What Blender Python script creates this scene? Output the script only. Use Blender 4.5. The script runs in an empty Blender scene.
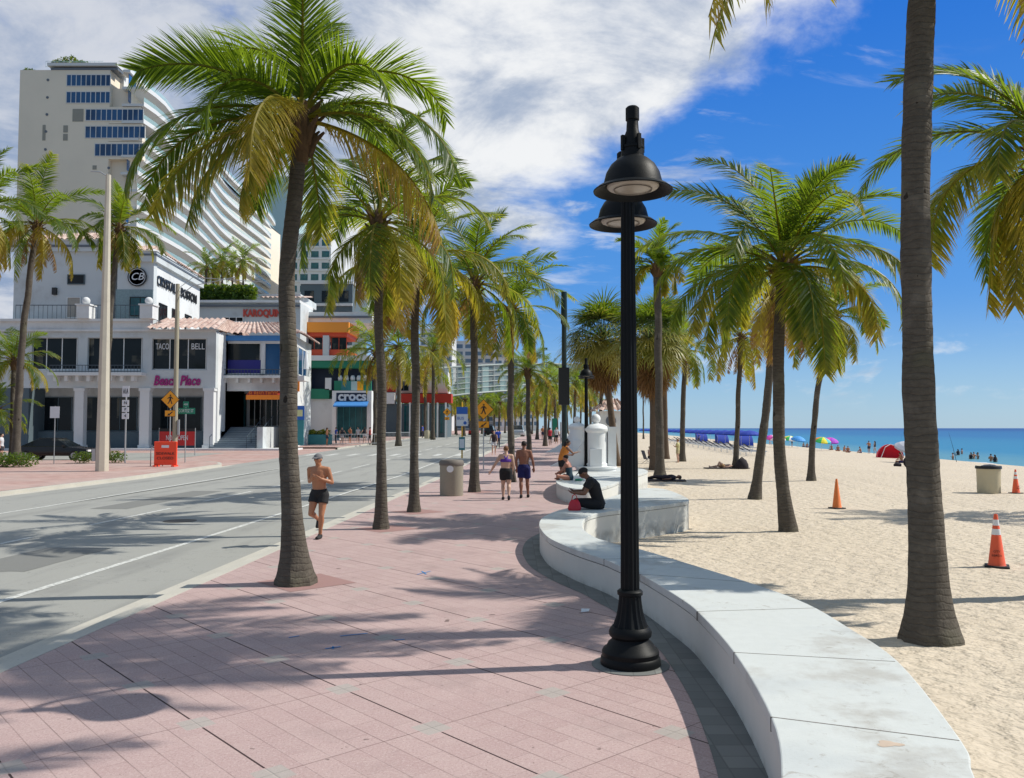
import bpy, bmesh, math, random
from mathutils import Vector, Matrix, noise
R = math.radians
S = bpy.context.scene
COL = S.collection
random.seed(7)
# ------------------------------------------------------------------ survey
CAM_H, F, PITCH = 2.2, 850.0, math.atan(39/850)
def tanel(py): return math.tan(PITCH + math.atan((389-py)/F))
def G(px, py, z=0.0):
    """ground point of the survey: a sight line met with level z"""
    t = tanel(py); y = (CAM_H - z)/(-t)
    return Vector(((px-512)/F*(y*math.cos(PITCH)+(z-CAM_H)*math.sin(PITCH)), y, z))
def A(px, py, y):
    z = CAM_H + y*tanel(py)
    return Vector(((px-512)/F*(y*math.cos(PITCH)+(z-CAM_H)*math.sin(PITCH)), y, z))
def gz(y): return 0.012*min(max(0.0, y-38), 77)
SHORE = lambda y: 41+0.085*y
def sandz(x, y):
    d = SHORE(y)-x
    base = -0.17-0.12*min(1, max(0, (y-9)/18))
    return base if d > 24 else base - (24-d)/24*1.05
AZ = math.atan(43/850)
DIR = Vector((math.sin(AZ), math.cos(AZ), 0)); PERP = Vector((math.cos(AZ), -math.sin(AZ), 0))
def RT(s, t, z=0.0):
    p = DIR*s + PERP*t; p.z = z; return p
# ------------------------------------------------------------------ node helpers
class E:
    def __init__(s, nt, sock): s.nt, s.s = nt, sock
    def op(s, o, b=None, c=None):
        n = s.nt.nodes.new('ShaderNodeMath'); n.operation = o
        s.nt.links.new(s.s, n.inputs[0])
        for i, v in ((1, b), (2, c)):
            if v is None: continue
            if isinstance(v, E): s.nt.links.new(v.s, n.inputs[i])
            else: n.inputs[i].default_value = v
        return E(s.nt, n.outputs[0])
    def __add__(s, b): return s.op('ADD', b)
    def __sub__(s, b): return s.op('SUBTRACT', b)
    def __mul__(s, b): return s.op('MULTIPLY', b)
    def __truediv__(s, b): return s.op('DIVIDE', b)
    def fr(s): return s.op('FRACT')
    def fl(s): return s.op('FLOOR')
    def ab(s): return s.op('ABSOLUTE')
    def lt(s, b): return s.op('LESS_THAN', b)
    def gt(s, b): return s.op('GREATER_THAN', b)
    def mx(s, b): return s.op('MAXIMUM', b)
    def mn(s, b): return s.op('MINIMUM', b)
    def tri(s):   # distance to the nearest integer
        return ((s+0.5).fr()-0.5).ab()
    def ramp(s, a, b, smooth=True):
        n = s.nt.nodes.new('ShaderNodeMapRange'); n.interpolation_type = 'SMOOTHSTEP' if smooth else 'LINEAR'
        s.nt.links.new(s.s, n.inputs[0]); n.inputs[1].default_value = a; n.inputs[2].default_value = b
        return E(s.nt, n.outputs[0])
def c4(c): return (c[0], c[1], c[2], 1)
class MT:
    def __init__(s, name):
        s.m = bpy.data.materials.new(name); s.m.use_nodes = True; s.nt = s.m.node_tree
        s.b = s.nt.nodes['Principled BSDF']; s.out = s.nt.nodes['Material Output']
        s.tc = s.nt.nodes.new('ShaderNodeTexCoord')
    def n(s, t): return s.nt.nodes.new(t)
    def l(s, a, b): s.nt.links.new(a.s if isinstance(a, E) else a, b)
    def xyz(s, which='Object'):
        q = s.n('ShaderNodeSeparateXYZ'); s.l(s.tc.outputs[which], q.inputs[0])
        return [E(s.nt, q.outputs[i]) for i in range(3)]
    def comb(s, x, y, z=None):
        q = s.n('ShaderNodeCombineXYZ'); s.l(x, q.inputs[0]); s.l(y, q.inputs[1])
        if z is not None: s.l(z, q.inputs[2])
        return q.outputs[0]
    def noise(s, scale, detail=4, vec=None, stretch=None, rough=.55, dist=0):
        q = s.n('ShaderNodeTexNoise'); q.inputs['Scale'].default_value = scale; q.inputs['Detail'].default_value = detail
        q.inputs['Roughness'].default_value = rough; q.inputs['Distortion'].default_value = dist
        v = vec if vec is not None else s.tc.outputs['Object']
        if stretch:
            mp = s.n('ShaderNodeMapping'); mp.inputs['Scale'].default_value = stretch; s.l(v, mp.inputs[0]); v = mp.outputs[0]
        s.l(v, q.inputs['Vector']); return E(s.nt, q.outputs[0])
    def white(s, vec):
        q = s.n('ShaderNodeTexWhiteNoise'); q.noise_dimensions = '3D'; s.l(vec, q.inputs[0]); return E(s.nt, q.outputs[0])
    def mix(s, f, a, b):
        q = s.n('ShaderNodeMix'); q.data_type = 'RGBA'
        if isinstance(f, (int, float)): q.inputs[0].default_value = f
        else: s.l(f, q.inputs[0])
        for v, i in ((a, 6), (b, 7)):
            if isinstance(v, (tuple, list)): q.inputs[i].default_value = c4(v)
            else: s.l(v, q.inputs[i])
        return q.outputs[2]
    def scale_col(s, c, f):
        q = s.n('ShaderNodeVectorMath'); q.operation = 'SCALE'
        if isinstance(c, (tuple, list)): q.inputs[0].default_value = c[:3]
        else: s.l(c, q.inputs[0])
        s.l(f, q.inputs[3]); return q.outputs[0]
    def col(s, c):
        if isinstance(c, (tuple, list)): s.b.inputs['Base Color'].default_value = c4(c)
        else: s.l(c, s.b.inputs['Base Color'])
    def bump(s, h, strength=.3, dist=.01, prev=None):
        q = s.n('ShaderNodeBump'); q.inputs['Strength'].default_value = strength; q.inputs['Distance'].default_value = dist
        s.l(h, q.inputs['Height'])
        if prev: s.l(prev, q.inputs['Normal'])
        s.l(q.outputs[0], s.b.inputs['Normal']); return q.outputs[0]
    def rough(s, v, metal=0, spec=None):
        s.b.inputs['Roughness'].default_value = v; s.b.inputs['Metallic'].default_value = metal
        if spec is not None: s.b.inputs['Specular IOR Level'].default_value = spec
def simple(name, c, rough=.6, metal=0, var=.12, scale=3.0, bump=.0, bscale=40, dirt=None, dirtc=(.26, .24, .21)):
    m = MT(name); nz = m.noise(scale, 5)
    v = (nz-.5)*(2*var)+1.0
    col = m.scale_col(c, v)
    if dirt:
        col = m.mix(m.noise(scale*.35, 6, rough=.7).ramp(.47, .68)*dirt, col, dirtc)
    m.col(col); m.rough(rough, metal)
    if bump: m.bump(m.noise(bscale, 4), bump, .01)
    return m.m
# ------------------------------------------------------------------ mesh builder
class MB:
    def __init__(s): s.v, s.f, s.mi, s.a, s.cur = [], [], [], [], 0
    def mat(s, i): s.cur = i; return s
    def add(s, vs, fs, a=0.0):
        o = len(s.v); s.v += [tuple(v) for v in vs]; s.a += (a if isinstance(a, list) else [a]*len(vs))
        s.f += [tuple(i+o for i in f) for f in fs]; s.mi += [s.cur]*len(fs); return s
    def box(s, x0, x1, y0, y1, z0, z1):
        v = [(x, y, z) for z in (z0, z1) for y in (y0, y1) for x in (x0, x1)]
        return s.add(v, [(0, 2, 3, 1), (4, 5, 7, 6), (0, 1, 5, 4), (2, 6, 7, 3), (0, 4, 6, 2), (1, 3, 7, 5)])
    def obox(s, c, u, v, w):
        """box at centre c with half-vectors u, v, w"""
        c, u, v, w = map(Vector, (c, u, v, w))
        p = [c+u*i+v*j+w*k for k in (-1, 1) for j in (-1, 1) for i in (-1, 1)]
        return s.add(p, [(0, 2, 3, 1), (4, 5, 7, 6), (0, 1, 5, 4), (2, 6, 7, 3), (0, 4, 6, 2), (1, 3, 7, 5)])
    def cbox(s, c, size, rz=0):
        ca, sa = math.cos(rz), math.sin(rz)
        return s.obox(c, (ca*size[0]/2, sa*size[0]/2, 0), (-sa*size[1]/2, ca*size[1]/2, 0), (0, 0, size[2]/2))
    def tube(s, pts, rad, seg=8, caps=True, side=None, flute=0, attr=0.0):
        pts = [Vector(p) for p in pts]; n = len(pts)
        if not isinstance(rad, (list, tuple)): rad = [rad]*n
        vs = []; prev = None
        for i, p in enumerate(pts):
            t = (pts[min(i+1, n-1)]-pts[max(i-1, 0)])
            t = t.normalized() if t.length > 1e-9 else Vector((0, 0, 1))
            if side is not None: x = Vector(side[i] if isinstance(side, list) else side)
            elif prev is None: x = Vector((1, 0, 0)) if abs(t.x) < .9 else Vector((0, 1, 0))
            else: x = prev
            x = (x - t*x.dot(t)).normalized(); y = t.cross(x); prev = x
            r = rad[i]; rx, ry = r if isinstance(r, (tuple, list)) else (r, r)
            for k in range(seg):
                a = 2*math.pi*k/seg; q = 1-flute*(k % 2)
                vs.append(p + x*(rx*q*math.cos(a)) + y*(ry*q*math.sin(a)))
        fs = [(i*seg+k, i*seg+(k+1) % seg, (i+1)*seg+(k+1) % seg, (i+1)*seg+k) for i in range(n-1) for k in range(seg)]
        if caps: fs += [tuple(range(seg-1, -1, -1)), tuple((n-1)*seg+k for k in range(seg))]
        return s.add(vs, fs, attr)
    def lathe(s, prof, c=(0, 0, 0), seg=24, sx=1, sy=1, caps=True):
        vs = []; n = len(prof)
        for r, z in prof:
            for k in range(seg):
                a = 2*math.pi*k/seg; vs.append((c[0]+max(r, 1e-4)*sx*math.cos(a), c[1]+max(r, 1e-4)*sy*math.sin(a), c[2]+z))
        fs = [(i*seg+k, i*seg+(k+1) % seg, (i+1)*seg+(k+1) % seg, (i+1)*seg+k) for i in range(n-1) for k in range(seg)]
        if caps: fs += [tuple(range(seg-1, -1, -1)), tuple((n-1)*seg+k for k in range(seg))]
        return s.add(vs, fs)
    def ball(s, c, r, seg=12, m=None):
        r = r if isinstance(r, (tuple, list)) else (r, r, r); h = seg//2+1; vs = []
        for i in range(h+1):
            th = math.pi*i/h
            for k in range(seg):
                a = 2*math.pi*k/seg
                v = Vector((r[0]*max(math.sin(th), 1e-3)*math.cos(a), r[1]*max(math.sin(th), 1e-3)*math.sin(a), -r[2]*math.cos(th)))
                if m: v = m @ v
                vs.append(Vector(c)+v)
        fs = [(i*seg+k, i*seg+(k+1) % seg, (i+1)*seg+(k+1) % seg, (i+1)*seg+k) for i in range(h) for k in range(seg)]
        return s.add(vs, fs)
    def prism(s, poly, z0, z1):
        n = len(poly); vs = [(p[0], p[1], z0) for p in poly]+[(p[0], p[1], z1) for p in poly]
        return s.add(vs, [tuple(range(n-1, -1, -1)), tuple(range(n, 2*n))]+[(i, (i+1) % n, n+(i+1) % n, n+i) for i in range(n)])
    def xprism(s, prof, y0, y1, rot=None):
        """profile of (x,z) pairs carried along y"""
        n = len(prof); vs = [(p[0], y0, p[1]) for p in prof]+[(p[0], y1, p[1]) for p in prof]
        return s.add(vs, [tuple(range(n)), tuple(range(2*n-1, n-1, -1))]+[(i, n+i, n+(i+1) % n, (i+1) % n) for i in range(n)])
    def build(s, name, mats, parent=None, smooth=False, attr=False, loc=None):
        me = bpy.data.meshes.new(name); me.from_pydata(s.v, [], s.f)
        for m in (mats if isinstance(mats, (list, tuple)) else [mats]): me.materials.append(m)
        if any(s.mi): me.polygons.foreach_set('material_index', s.mi)
        if smooth is True: me.polygons.foreach_set('use_smooth', [True]*len(s.f))
        if attr:
            at = me.attributes.new('age', 'FLOAT', 'POINT'); at.data.foreach_set('value', s.a)
        if smooth == 'auto':
            me.polygons.foreach_set('use_smooth', [True]*len(s.f)); me.set_sharp_from_angle(angle=R(35))
        me.update()
        o = bpy.data.objects.new(name, me); COL.objects.link(o)
        if parent: o.parent = parent
        if loc is not None: o.location = loc
        return o
def fixn(o):
    bm = bmesh.new(); bm.from_mesh(o.data); bmesh.ops.recalc_face_normals(bm, faces=bm.faces); bm.to_mesh(o.data); bm.free(); return o
def bevel(o, w, seg=2, ang=30):
    bm = bmesh.new(); bm.from_mesh(o.data)
    es = [e for e in bm.edges if len(e.link_faces) == 2 and e.calc_face_angle(0) > R(ang)]
    bmesh.ops.bevel(bm, geom=es, offset=w, segments=seg, affect='EDGES', profile=.5); bm.to_mesh(o.data); bm.free(); return o
def tag(o, label=None, cat=None, group=None, kind=None):
    if label: o['label'] = label
    if cat: o['category'] = cat
    if group: o['group'] = group
    if kind: o['kind'] = kind
    return o
def thing(name, loc, label, cat, group=None, rz=0, sc=1):
    o = bpy.data.objects.new(name, None); COL.objects.link(o); o.location = loc; o.rotation_euler = (0, 0, rz)
    o.scale = (sc, sc, sc); o.empty_display_size = .1
    return tag(o, label, cat, group)
def dup(o, loc=None, rz=None, label=None, parent=None, sc=None):
    c = o.copy(); COL.objects.link(c)
    if parent is not None:
        c.parent = parent
    if loc is not None: c.location = loc
    if rz is not None: c.rotation_euler = (0, 0, rz)
    if sc is not None: c.scale = (sc, sc, sc)
    if label: c['label'] = label
    for ch in [x for x in bpy.data.objects if x.parent == o]: dup(ch, parent=c)
    return c
FONT = None
def text(s, size, m, name, parent, M, depth=.01, shear=0, bold=0, width=None):
    """lettering as a mesh; M places it (text lies in its x-y plane)"""
    cu = bpy.data.curves.new('t', 'FONT'); cu.body = s; cu.size = size; cu.extrude = depth; cu.shear = shear; cu.offset = bold
    cu.align_x = 'CENTER'; cu.align_y = 'CENTER'; cu.resolution_u = 3
    o = bpy.data.objects.new('t', cu); COL.objects.link(o); bpy.context.view_layer.update()
    me = bpy.data.meshes.new_from_object(o.evaluated_get(bpy.context.evaluated_depsgraph_get()))
    bpy.data.objects.remove(o); bpy.data.curves.remove(cu)
    if width:
        w = max(v.co.x for v in me.vertices)-min(v.co.x for v in me.vertices); me.transform(Matrix.Diagonal((width/w, 1, 1, 1)))
    me.transform(M); me.materials.clear(); me.materials.append(m); me.name = name
    q = bpy.data.objects.new(name, me); COL.objects.link(q)
    if parent: q.parent = parent
    return q
def facing(c, rz=0):   # text matrix: upright, facing -Y when rz=0
    return Matrix.Translation(Vector(c)) @ Matrix.Rotation(rz, 4, 'Z') @ Matrix.Rotation(R(90), 4, 'X')
def catmull(P, n=6, closed=False):
    P = [Vector(p) for p in P]; N = len(P); out = []
    for i in range(N if closed else N-1):
        if closed: a, b, c, d = P[i-1], P[i], P[(i+1) % N], P[(i+2) % N]
        else: a, b, c, d = P[max(i-1, 0)], P[i], P[i+1], P[min(i+2, N-1)]
        for k in range(n):
            t = k/n
            out.append(.5*((2*b)+(c-a)*t+(2*a-5*b+4*c-d)*t*t+(3*b-a-3*c+d)*t**3))
    if not closed: out.append(P[-1])
    return out
# ------------------------------------------------------------------ materials
M = {}
def mk():
    M['white_paint'] = simple('white_paint', (.76, .77, .76), .55, var=.05, scale=1.5, bump=.06, bscale=60, dirt=.12)
    M['stucco'] = simple('stucco', (.55, .585, .595), .8, var=.08, scale=.6, bump=.1, bscale=20, dirt=.4)
    M['stucco_white'] = simple('stucco_white', (.68, .69, .69), .8, var=.06, scale=.6, bump=.1, bscale=20, dirt=.3)
    M['tower'] = simple('tower_concrete', (.80, .71, .58), .8, var=.05, scale=.05, dirt=.12)
    M['tower_white'] = simple('tower_white', (.62, .63, .63), .7, var=.03, scale=.1)
    M['trim_dark'] = simple('trim_dark', (.12, .14, .17), .5)
    M['black_metal'] = simple('black_metal', (.006, .007, .008), .5, 0, var=.25, scale=8, bump=.12, bscale=90)
    M['black_metal'].node_tree.nodes['Principled BSDF'].inputs['Specular IOR Level'].default_value = .16
    M['black'] = simple('black_paint', (.012, .012, .013), .4)
    M['rubber'] = simple('rubber', (.02, .02, .02), .85)
    M['galv'] = simple('galvanised_steel', (.42, .43, .43), .45, .6, var=.1)
    M['chrome'] = simple('bright_metal', (.6, .6, .6), .25, .9)
    M['rail'] = simple('rail_paint', (.05, .07, .09), .4)
    M['pole_conc'] = simple('pole_concrete', (.52, .47, .38), .85, var=.08, scale=2, bump=.2, dirt=.25)
    M['pole_tan'] = simple('pole_tan', (.35, .31, .22), .7, var=.1, scale=2)
    M['conc'] = simple('concrete', (.42, .40, .36), .85, var=.12, scale=3, bump=.3, bscale=60, dirt=.3)
    M['aggr'] = simple('aggregate', (.30, .27, .21), .9, var=.3, scale=60, bump=.6, bscale=120)
    M['lid'] = simple('lid', (.15, .13, .11), .7)
    M['tan'] = simple('tan_plastic', (.50, .44, .30), .6, var=.06)
    M['orange'] = simple('cone_orange', (.85, .12, .04), .45, var=.08, scale=4, dirt=.2, dirtc=(.4, .1, .06))
    M['orange_dull'] = simple('cone_orange_faded', (.80, .20, .04), .6, var=.08, scale=4)
    M['barrier'] = simple('barrier_orange', (.9, .07, .02), .45)
    M['reflect'] = simple('reflective_band', (.75, .75, .75), .4)
    M['sign_yellow'] = simple('sign_yellow', (.85, .35, .01), .4, var=.03)
    M['sign_white'] = simple('sign_white', (.7, .72, .74), .4, var=.03)
    M['sign_green'] = simple('sign_green', (.01, .22, .13), .4, var=.03)
    M['sign_blue'] = simple('sign_blue', (.02, .12, .45), .4, var=.05)
    M['pole_yellow'] = simple('pole_yellow', (.75, .42, .02), .5)
    M['magenta'] = simple('magenta_letters', (.32, .01, .16), .4)
    M['red'] = simple('red_paint', (.55, .02, .02), .45)
    M['redlet'] = simple('red_letters', (.5, .05, .03), .5)
    M['orange_wall'] = simple('orange_wall', (.85, .30, .03), .6, var=.05, scale=.4)
    M['redorange'] = simple('redorange_wall', (.62, .08, .03), .6, var=.05, scale=.4)
    M['green_wall'] = simple('green_wall', (.01, .19, .11), .6, var=.06, scale=.4)
    M['teal'] = simple('teal_paint', (.03, .20, .22), .6, var=.06)
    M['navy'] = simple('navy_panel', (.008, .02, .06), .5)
    M['blue_fab'] = simple('blue_canvas', (.005, .035, .34), .75, var=.1, scale=2)
    M['blue_awn'] = simple('blue_awning', (.05, .22, .55), .7)
    M['awn_orange'] = simple('awning_orange', (.85, .24, .02), .7)
    M['awn_red'] = simple('awning_red', (.45, .03, .015), .7)
    M['grey_fab'] = simple('grey_canvas', (.45, .46, .52), .7)
    M['pinkred'] = simple('tent_red', (.75, .03, .06), .6)
    M['towel'] = simple('dark_towel', (.02, .015, .02), .9)
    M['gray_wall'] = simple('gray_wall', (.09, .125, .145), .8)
    M['seafoam'] = simple('seafoam_wall', (.40, .54, .55), .7, var=.04, scale=.05)
    M['bark_boot'] = simple('palm_fibre', (.12, .07, .035), .95, var=.4, scale=14, bump=.8, bscale=60)
    M['coconut'] = simple('coconut', (.20, .16, .04), .6)
    M['car_black'] = simple('car_paint_black', (.005, .005, .006), .25)
    M['car_silver'] = simple('car_paint_silver', (.45, .46, .47), .25, .5)
    M['tail'] = simple('tail_light', (.4, .01, .01), .2)
    M['head'] = simple('lamp_glass', (.7, .7, .7), .15)
    # glass
    g = MT('window_glass'); gx, gy, gz_ = g.xyz(); gw = g.white(g.comb((gx*.9).fl(), (gz_*.55+.3).fl(), (gy*.2).fl())); g.col(g.mix(gw.ramp(.72, 1.0)*g.noise(1.2, 4).ramp(.35, .6), g.scale_col((.010, .014, .017), g.noise(.6, 2)*1.4+.4), (.13, .12, .09))); g.rough(.08); g.b.inputs['Specular IOR Level'].default_value = .22; M['glass'] = g.m  # random warm patches in the pane colour stand in for interior light
    g = MT('tower_glass'); w = g.noise(.25, 1); g.col(g.mix(w.ramp(.4, .6), (.012, .05, .13), (.02, .09, .22))); g.rough(.1); M['glass_blue'] = g.m
    g = MT('teal_glass'); g.col(g.scale_col((.02, .10, .11), g.noise(.9, 2)*1.4+.3)); g.rough(.1); M['glass_teal'] = g.m
    g = MT('bridge_glass'); g.col((.22, .29, .28)); g.rough(.2); g.b.inputs['Alpha'].default_value = .55; M['glass_bridge'] = g.m
    g = MT('lamp_lens'); g.col(g.scale_col((.36, .32, .27), g.noise(12, 3)*.4+.8)); g.rough(.35); M['lens'] = g.m
    g = MT('balcony_glass'); g.col((.35, .55, .55)); g.rough(.1); g.b.inputs['Alpha'].default_value = .6; M['glass_balc'] = g.m
    # bench concrete: pale, with worn patches
    m = MT('wall_plaster'); n1 = m.noise(1.1, 6, rough=.65); n2 = m.noise(9, 5); n3 = m.noise(.55, 3, stretch=(1, 2.2, 1))
    c = m.mix(n2, (.52, .54, .52), (.60, .62, .60)); c = m.mix(n1.ramp(.50, .66)*.55, c, (.34, .31, .27)); c = m.mix(n3.ramp(.5, .66)*.4, c, (.42, .45, .46))
    c = m.mix(m.noise(28, 6, rough=.7).ramp(.62, .75)*.3, c, (.4, .37, .33))
    c = m.mix(m.noise(5.5, 8, rough=.8, dist=1.2).ramp(.55, .66)*m.noise(.8, 2).ramp(.44, .58)*.75, c, (.30, .27, .23)); c = m.mix(m.noise(90, 2).gt(.73)*.5, c, (.2, .18, .15))
    m.col(c); m.rough(.7); m.bump(m.noise(70, 5)*.5+m.noise(6, 3), .3, .008); M['plaster'] = m.m
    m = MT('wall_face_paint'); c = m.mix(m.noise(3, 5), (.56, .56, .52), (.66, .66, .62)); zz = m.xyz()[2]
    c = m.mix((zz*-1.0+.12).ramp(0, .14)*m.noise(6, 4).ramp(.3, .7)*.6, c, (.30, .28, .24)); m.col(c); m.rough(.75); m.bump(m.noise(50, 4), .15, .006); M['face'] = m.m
    # asphalt
    m = MT('asphalt'); c = m.mix(m.noise(.18, 5), (.245, .243, .225), (.315, .311, .285)); c = m.mix(m.noise(90, 3, rough=.8).ramp(.35, .7)*.5, c, (.38, .38, .34))
    c = m.mix(m.noise(.9, 6, stretch=(3, .25, 1)).ramp(.5, .75)*.35, c, (.17, .17, .16)); x, y, z = m.xyz(); c = m.mix((((x+y*-.05)*.28).tri()).ramp(.12, .0)*m.noise(.5, 4).ramp(.3, .6)*.35, c, (.14, .14, .135)); crk = (m.noise(.55, 9, rough=.6, dist=.3)-.5).ab().lt(.0016); c = m.mix(crk*.45, c, (.06, .06, .06)); c = m.mix(m.noise(1.7, 2).gt(.74)*.6, c, (.10, .10, .10))
    m.col(c); m.rough(.9); m.bump(m.noise(160, 2), .35, .006); M['asphalt'] = m.m
    m = MT('road_paint'); c = m.mix(m.noise(14, 6, rough=.75).ramp(.45, .62), (.62, .62, .58), (.33, .33, .31)); m.col(c); m.rough(.7); M['paint'] = m.m
    m = MT('kerb_concrete'); c = m.mix(m.noise(1.2, 6), (.40, .38, .33), (.55, .52, .45)); c = m.mix(m.noise(30, 5).ramp(.5, .8)*.4, c, (.25, .23, .19)); m.col(c); m.rough(.85); m.bump(m.noise(80, 3), .3, .005); M['kerb'] = m.m
    # promenade pavers
    m = MT('pink_pavers'); x, y, z = m.xyz(); x0, y0 = .338, 7.19; a = R(42.0); ca, sa = math.cos(a), math.sin(a); L = 1.25
    wob = m.noise(.8, 2)
    U = ((x-x0)*ca + (y-y0)*sa)/L; V = ((x-x0)*-sa + (y-y0)*ca)/L
    tu, tv = U.tri(), V.tri()
    fu = (U*6).tri(); row = (U*6).fl(); off = (row*.5).fr(); fv = (V*3+off).tri()
    idv = m.comb(row, (V*3+off).fl())
    rnd = m.white(idv)
    big = m.noise(.35, 4); fine = m.noise(150, 3, rough=.8); med = m.noise(5, 5, rough=.65)
    c = m.mix(rnd, (.405, .283, .270), (.445, .320, .303)); c = m.mix(med.ramp(.4, .75)*.35, c, (.48, .37, .345)); c = m.mix(big.ramp(.45, .7)*.35, c, (.39, .29, .27))
    c = m.mix(m.noise(48, 4, rough=.85).ramp(.5, .62)*.45, c, (.60, .49, .46)); c = m.mix(m.noise(58, 3, rough=.8).ramp(.56, .64)*.55, c, (.20, .13, .12)); c = m.mix(m.noise(11, 2).gt(.73)*.7, c, (.13, .09, .08)); c = m.mix(m.noise(.9, 7, rough=.7).ramp(.52, .68)*.35, c, (.27, .20, .19))
    j1 = fu.lt(.022)*.5; j2 = fv.lt(.010)*.25
    c = m.mix((j1.mx(j2))*(wob.ramp(.35, .6)*.7+.3), c, (.09, .055, .05))
    thick = tu.lt(.0062)*tv.gt(.1); c = m.mix(thick*.92, c, (.03, .015, .015))
    thin = tv.lt(.004)*.6; c = m.mix(thin, c, (.10, .06, .055))
    sq = tu.lt(.088)*tv.lt(.088); c = m.mix(sq*.55, c, m.mix(fine, (.28, .30, .27), (.40, .40, .36)))
    spot = m.noise(3.1, 2).gt(.745); c = m.mix(spot*.7, c, (.07, .045, .04))
    m.col(c); m.rough(.82, spec=.3)
    h = (fu.ramp(.0, .03)*.6 + tu.ramp(0, .01) + fine*.35)
    m.bump(h, .35, .006); M['pavers'] = m.m
    m = MT('green_grey_band'); x, y, z = m.xyz(); c = m.mix(m.white(m.comb((x*5).fl(), (y*5).fl())), (.13, .135, .13), (.19, .195, .185)); g1 = (x*5).tri().lt(.03).mx((y*5).tri().lt(.03)); c = m.mix(g1*.5, c, (.08, .08, .075)); m.col(c); m.rough(.85); m.bump(m.noise(120, 3), .3, .005); M['band'] = m.m
    m = MT('red_tree_pavers'); m.col(m.mix(m.noise(40, 5), (.27, .15, .14), (.36, .215, .195))); m.rough(.9); m.bump(m.noise(120, 3), .3, .006); M['pit'] = m.m
    m = MT('red_brick_walk'); x, y, z = m.xyz(); c = m.mix(m.white(m.comb((x*2.5).fl(), (y*2.5).fl())), (.36, .22, .19), (.46, .30, .26)); c = m.mix(m.noise(.3, 4).ramp(.4, .7)*.5, c, (.45, .37, .33)); m.col(c); m.rough(.9); M['walk'] = m.m
    # sand
    m = MT('beach_sand'); n1 = m.noise(2.2, 5); n2 = m.noise(.12, 4); n3 = m.noise(220, 2, rough=.8)
    c = m.mix(n1, (.53, .445, .345), (.61, .53, .42)); c = m.mix(n2.ramp(.4, .7)*.35, c, (.64, .55, .43)); c = m.mix(n3.ramp(.55, .8)*.3, c, (.38, .29, .20))
    c = m.mix(m.noise(17, 2).gt(.72)*.45, c, (.20, .15, .10)); m.col(c); m.rough(.95, spec=.1)
    p = m.bump(m.noise(4.2, 3, rough=.55, dist=.15, stretch=(1, 1.3, 1)), 1.0, .12); p = m.bump(m.noise(13, 3), .55, .025, p); m.bump(m.noise(70, 3), .3, .006, p); M['sand'] = m.m
    m = MT('wet_sand'); m.col((.30, .22, .15)); m.rough(.35); M['wet'] = m.m
    # ocean: shallow water over sand near the shore, deeper further out
    m = MT('sea_water'); x, y, z = m.xyz(); d = x - y*.085 - 41
    patch = m.noise(.012, 4, stretch=(1.0, .3, 1)); d2 = d*(patch*.9+.55)
    c = m.mix(d2.ramp(0, 22), (.10, .26, .29), (.022, .185, .30)); c = m.mix(d2.ramp(22, 150), c, (.010, .115, .26)); c = m.mix(d2.ramp(150, 700), c, (.004, .045, .18))
    foam = (d + m.noise(.12, 3)*5 - 1.0).ab().lt(.5); c = m.mix(foam*.8, c, (.8, .8, .8))
    m.col(c); m.rough(.35, spec=.35)
    p = m.bump(m.noise(.5, 4, stretch=(1, .45, 1)), .5, .35); m.bump(m.noise(2.6, 3), .4, .06, p); M['sea'] = m.m
    m = MT('lawn_ground'); m.col(m.mix(m.noise(.05, 4), (.20, .18, .14), (.12, .13, .08))); m.rough(.95); M['land'] = m.m
    # roof tiles
    m = MT('barrel_tiles'); x, y, z = m.xyz(); c = m.mix(m.white(m.comb((x*3.3).fl(), (y*2.2).fl(), (z*3).fl())), (.34, .21, .175), (.58, .45, .385)); c = m.mix(m.noise(1, 4).ramp(.5, .8)*.4, c, (.60, .54, .49)); m.col(c); m.rough(.85); M['tiles'] = m.m
    # palm leaf
    def leaf(name, g0, g1, yel, brn, tr=.50):
        m = MT(name); at = m.n('ShaderNodeAttribute'); at.attribute_name = 'age'; a = E(m.nt, at.outputs['Fac'])
        nz = m.noise(1.5, 3); c = m.mix(nz, g0, g1); c = m.mix(a.ramp(.25, .75), c, yel); c = m.mix(a.ramp(.75, 1.15), c, brn)
        m.col(c); m.rough(.45, spec=.35)
        t = m.n('ShaderNodeBsdfTranslucent'); cc = m.mix(a.ramp(.2, .8), (.27, .38, .018), (.72, .55, .05)); cc = m.mix(a.ramp(.8, 1.15), cc, (.40, .22, .06)); m.l(cc, t.inputs[0])
        mx = m.n('ShaderNodeMixShader'); mx.inputs[0].default_value = tr; m.l(m.b.outputs[0], mx.inputs[1]); m.l(t.outputs[0], mx.inputs[2]); m.l(mx.outputs[0], m.out.inputs[0])
        return m.m
    M['frond'] = leaf('palm_frond', (.024, .064, .009), (.064, .120, .016), (.29, .25, .035), (.34, .22, .10))
    M['fan'] = leaf('fan_leaf', (.035, .085, .015), (.06, .13, .03), (.25, .24, .07), (.25, .14, .06), .3)
    M['leaf'] = leaf('shrub_leaf', (.025, .07, .012), (.07, .13, .02), (.25, .25, .05), (.2, .12, .05), .3)
    m = MT('palm_trunk'); x, y, z = m.xyz(); wv = (z*13+m.noise(2.5, 4)*2.2).tri()
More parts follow.
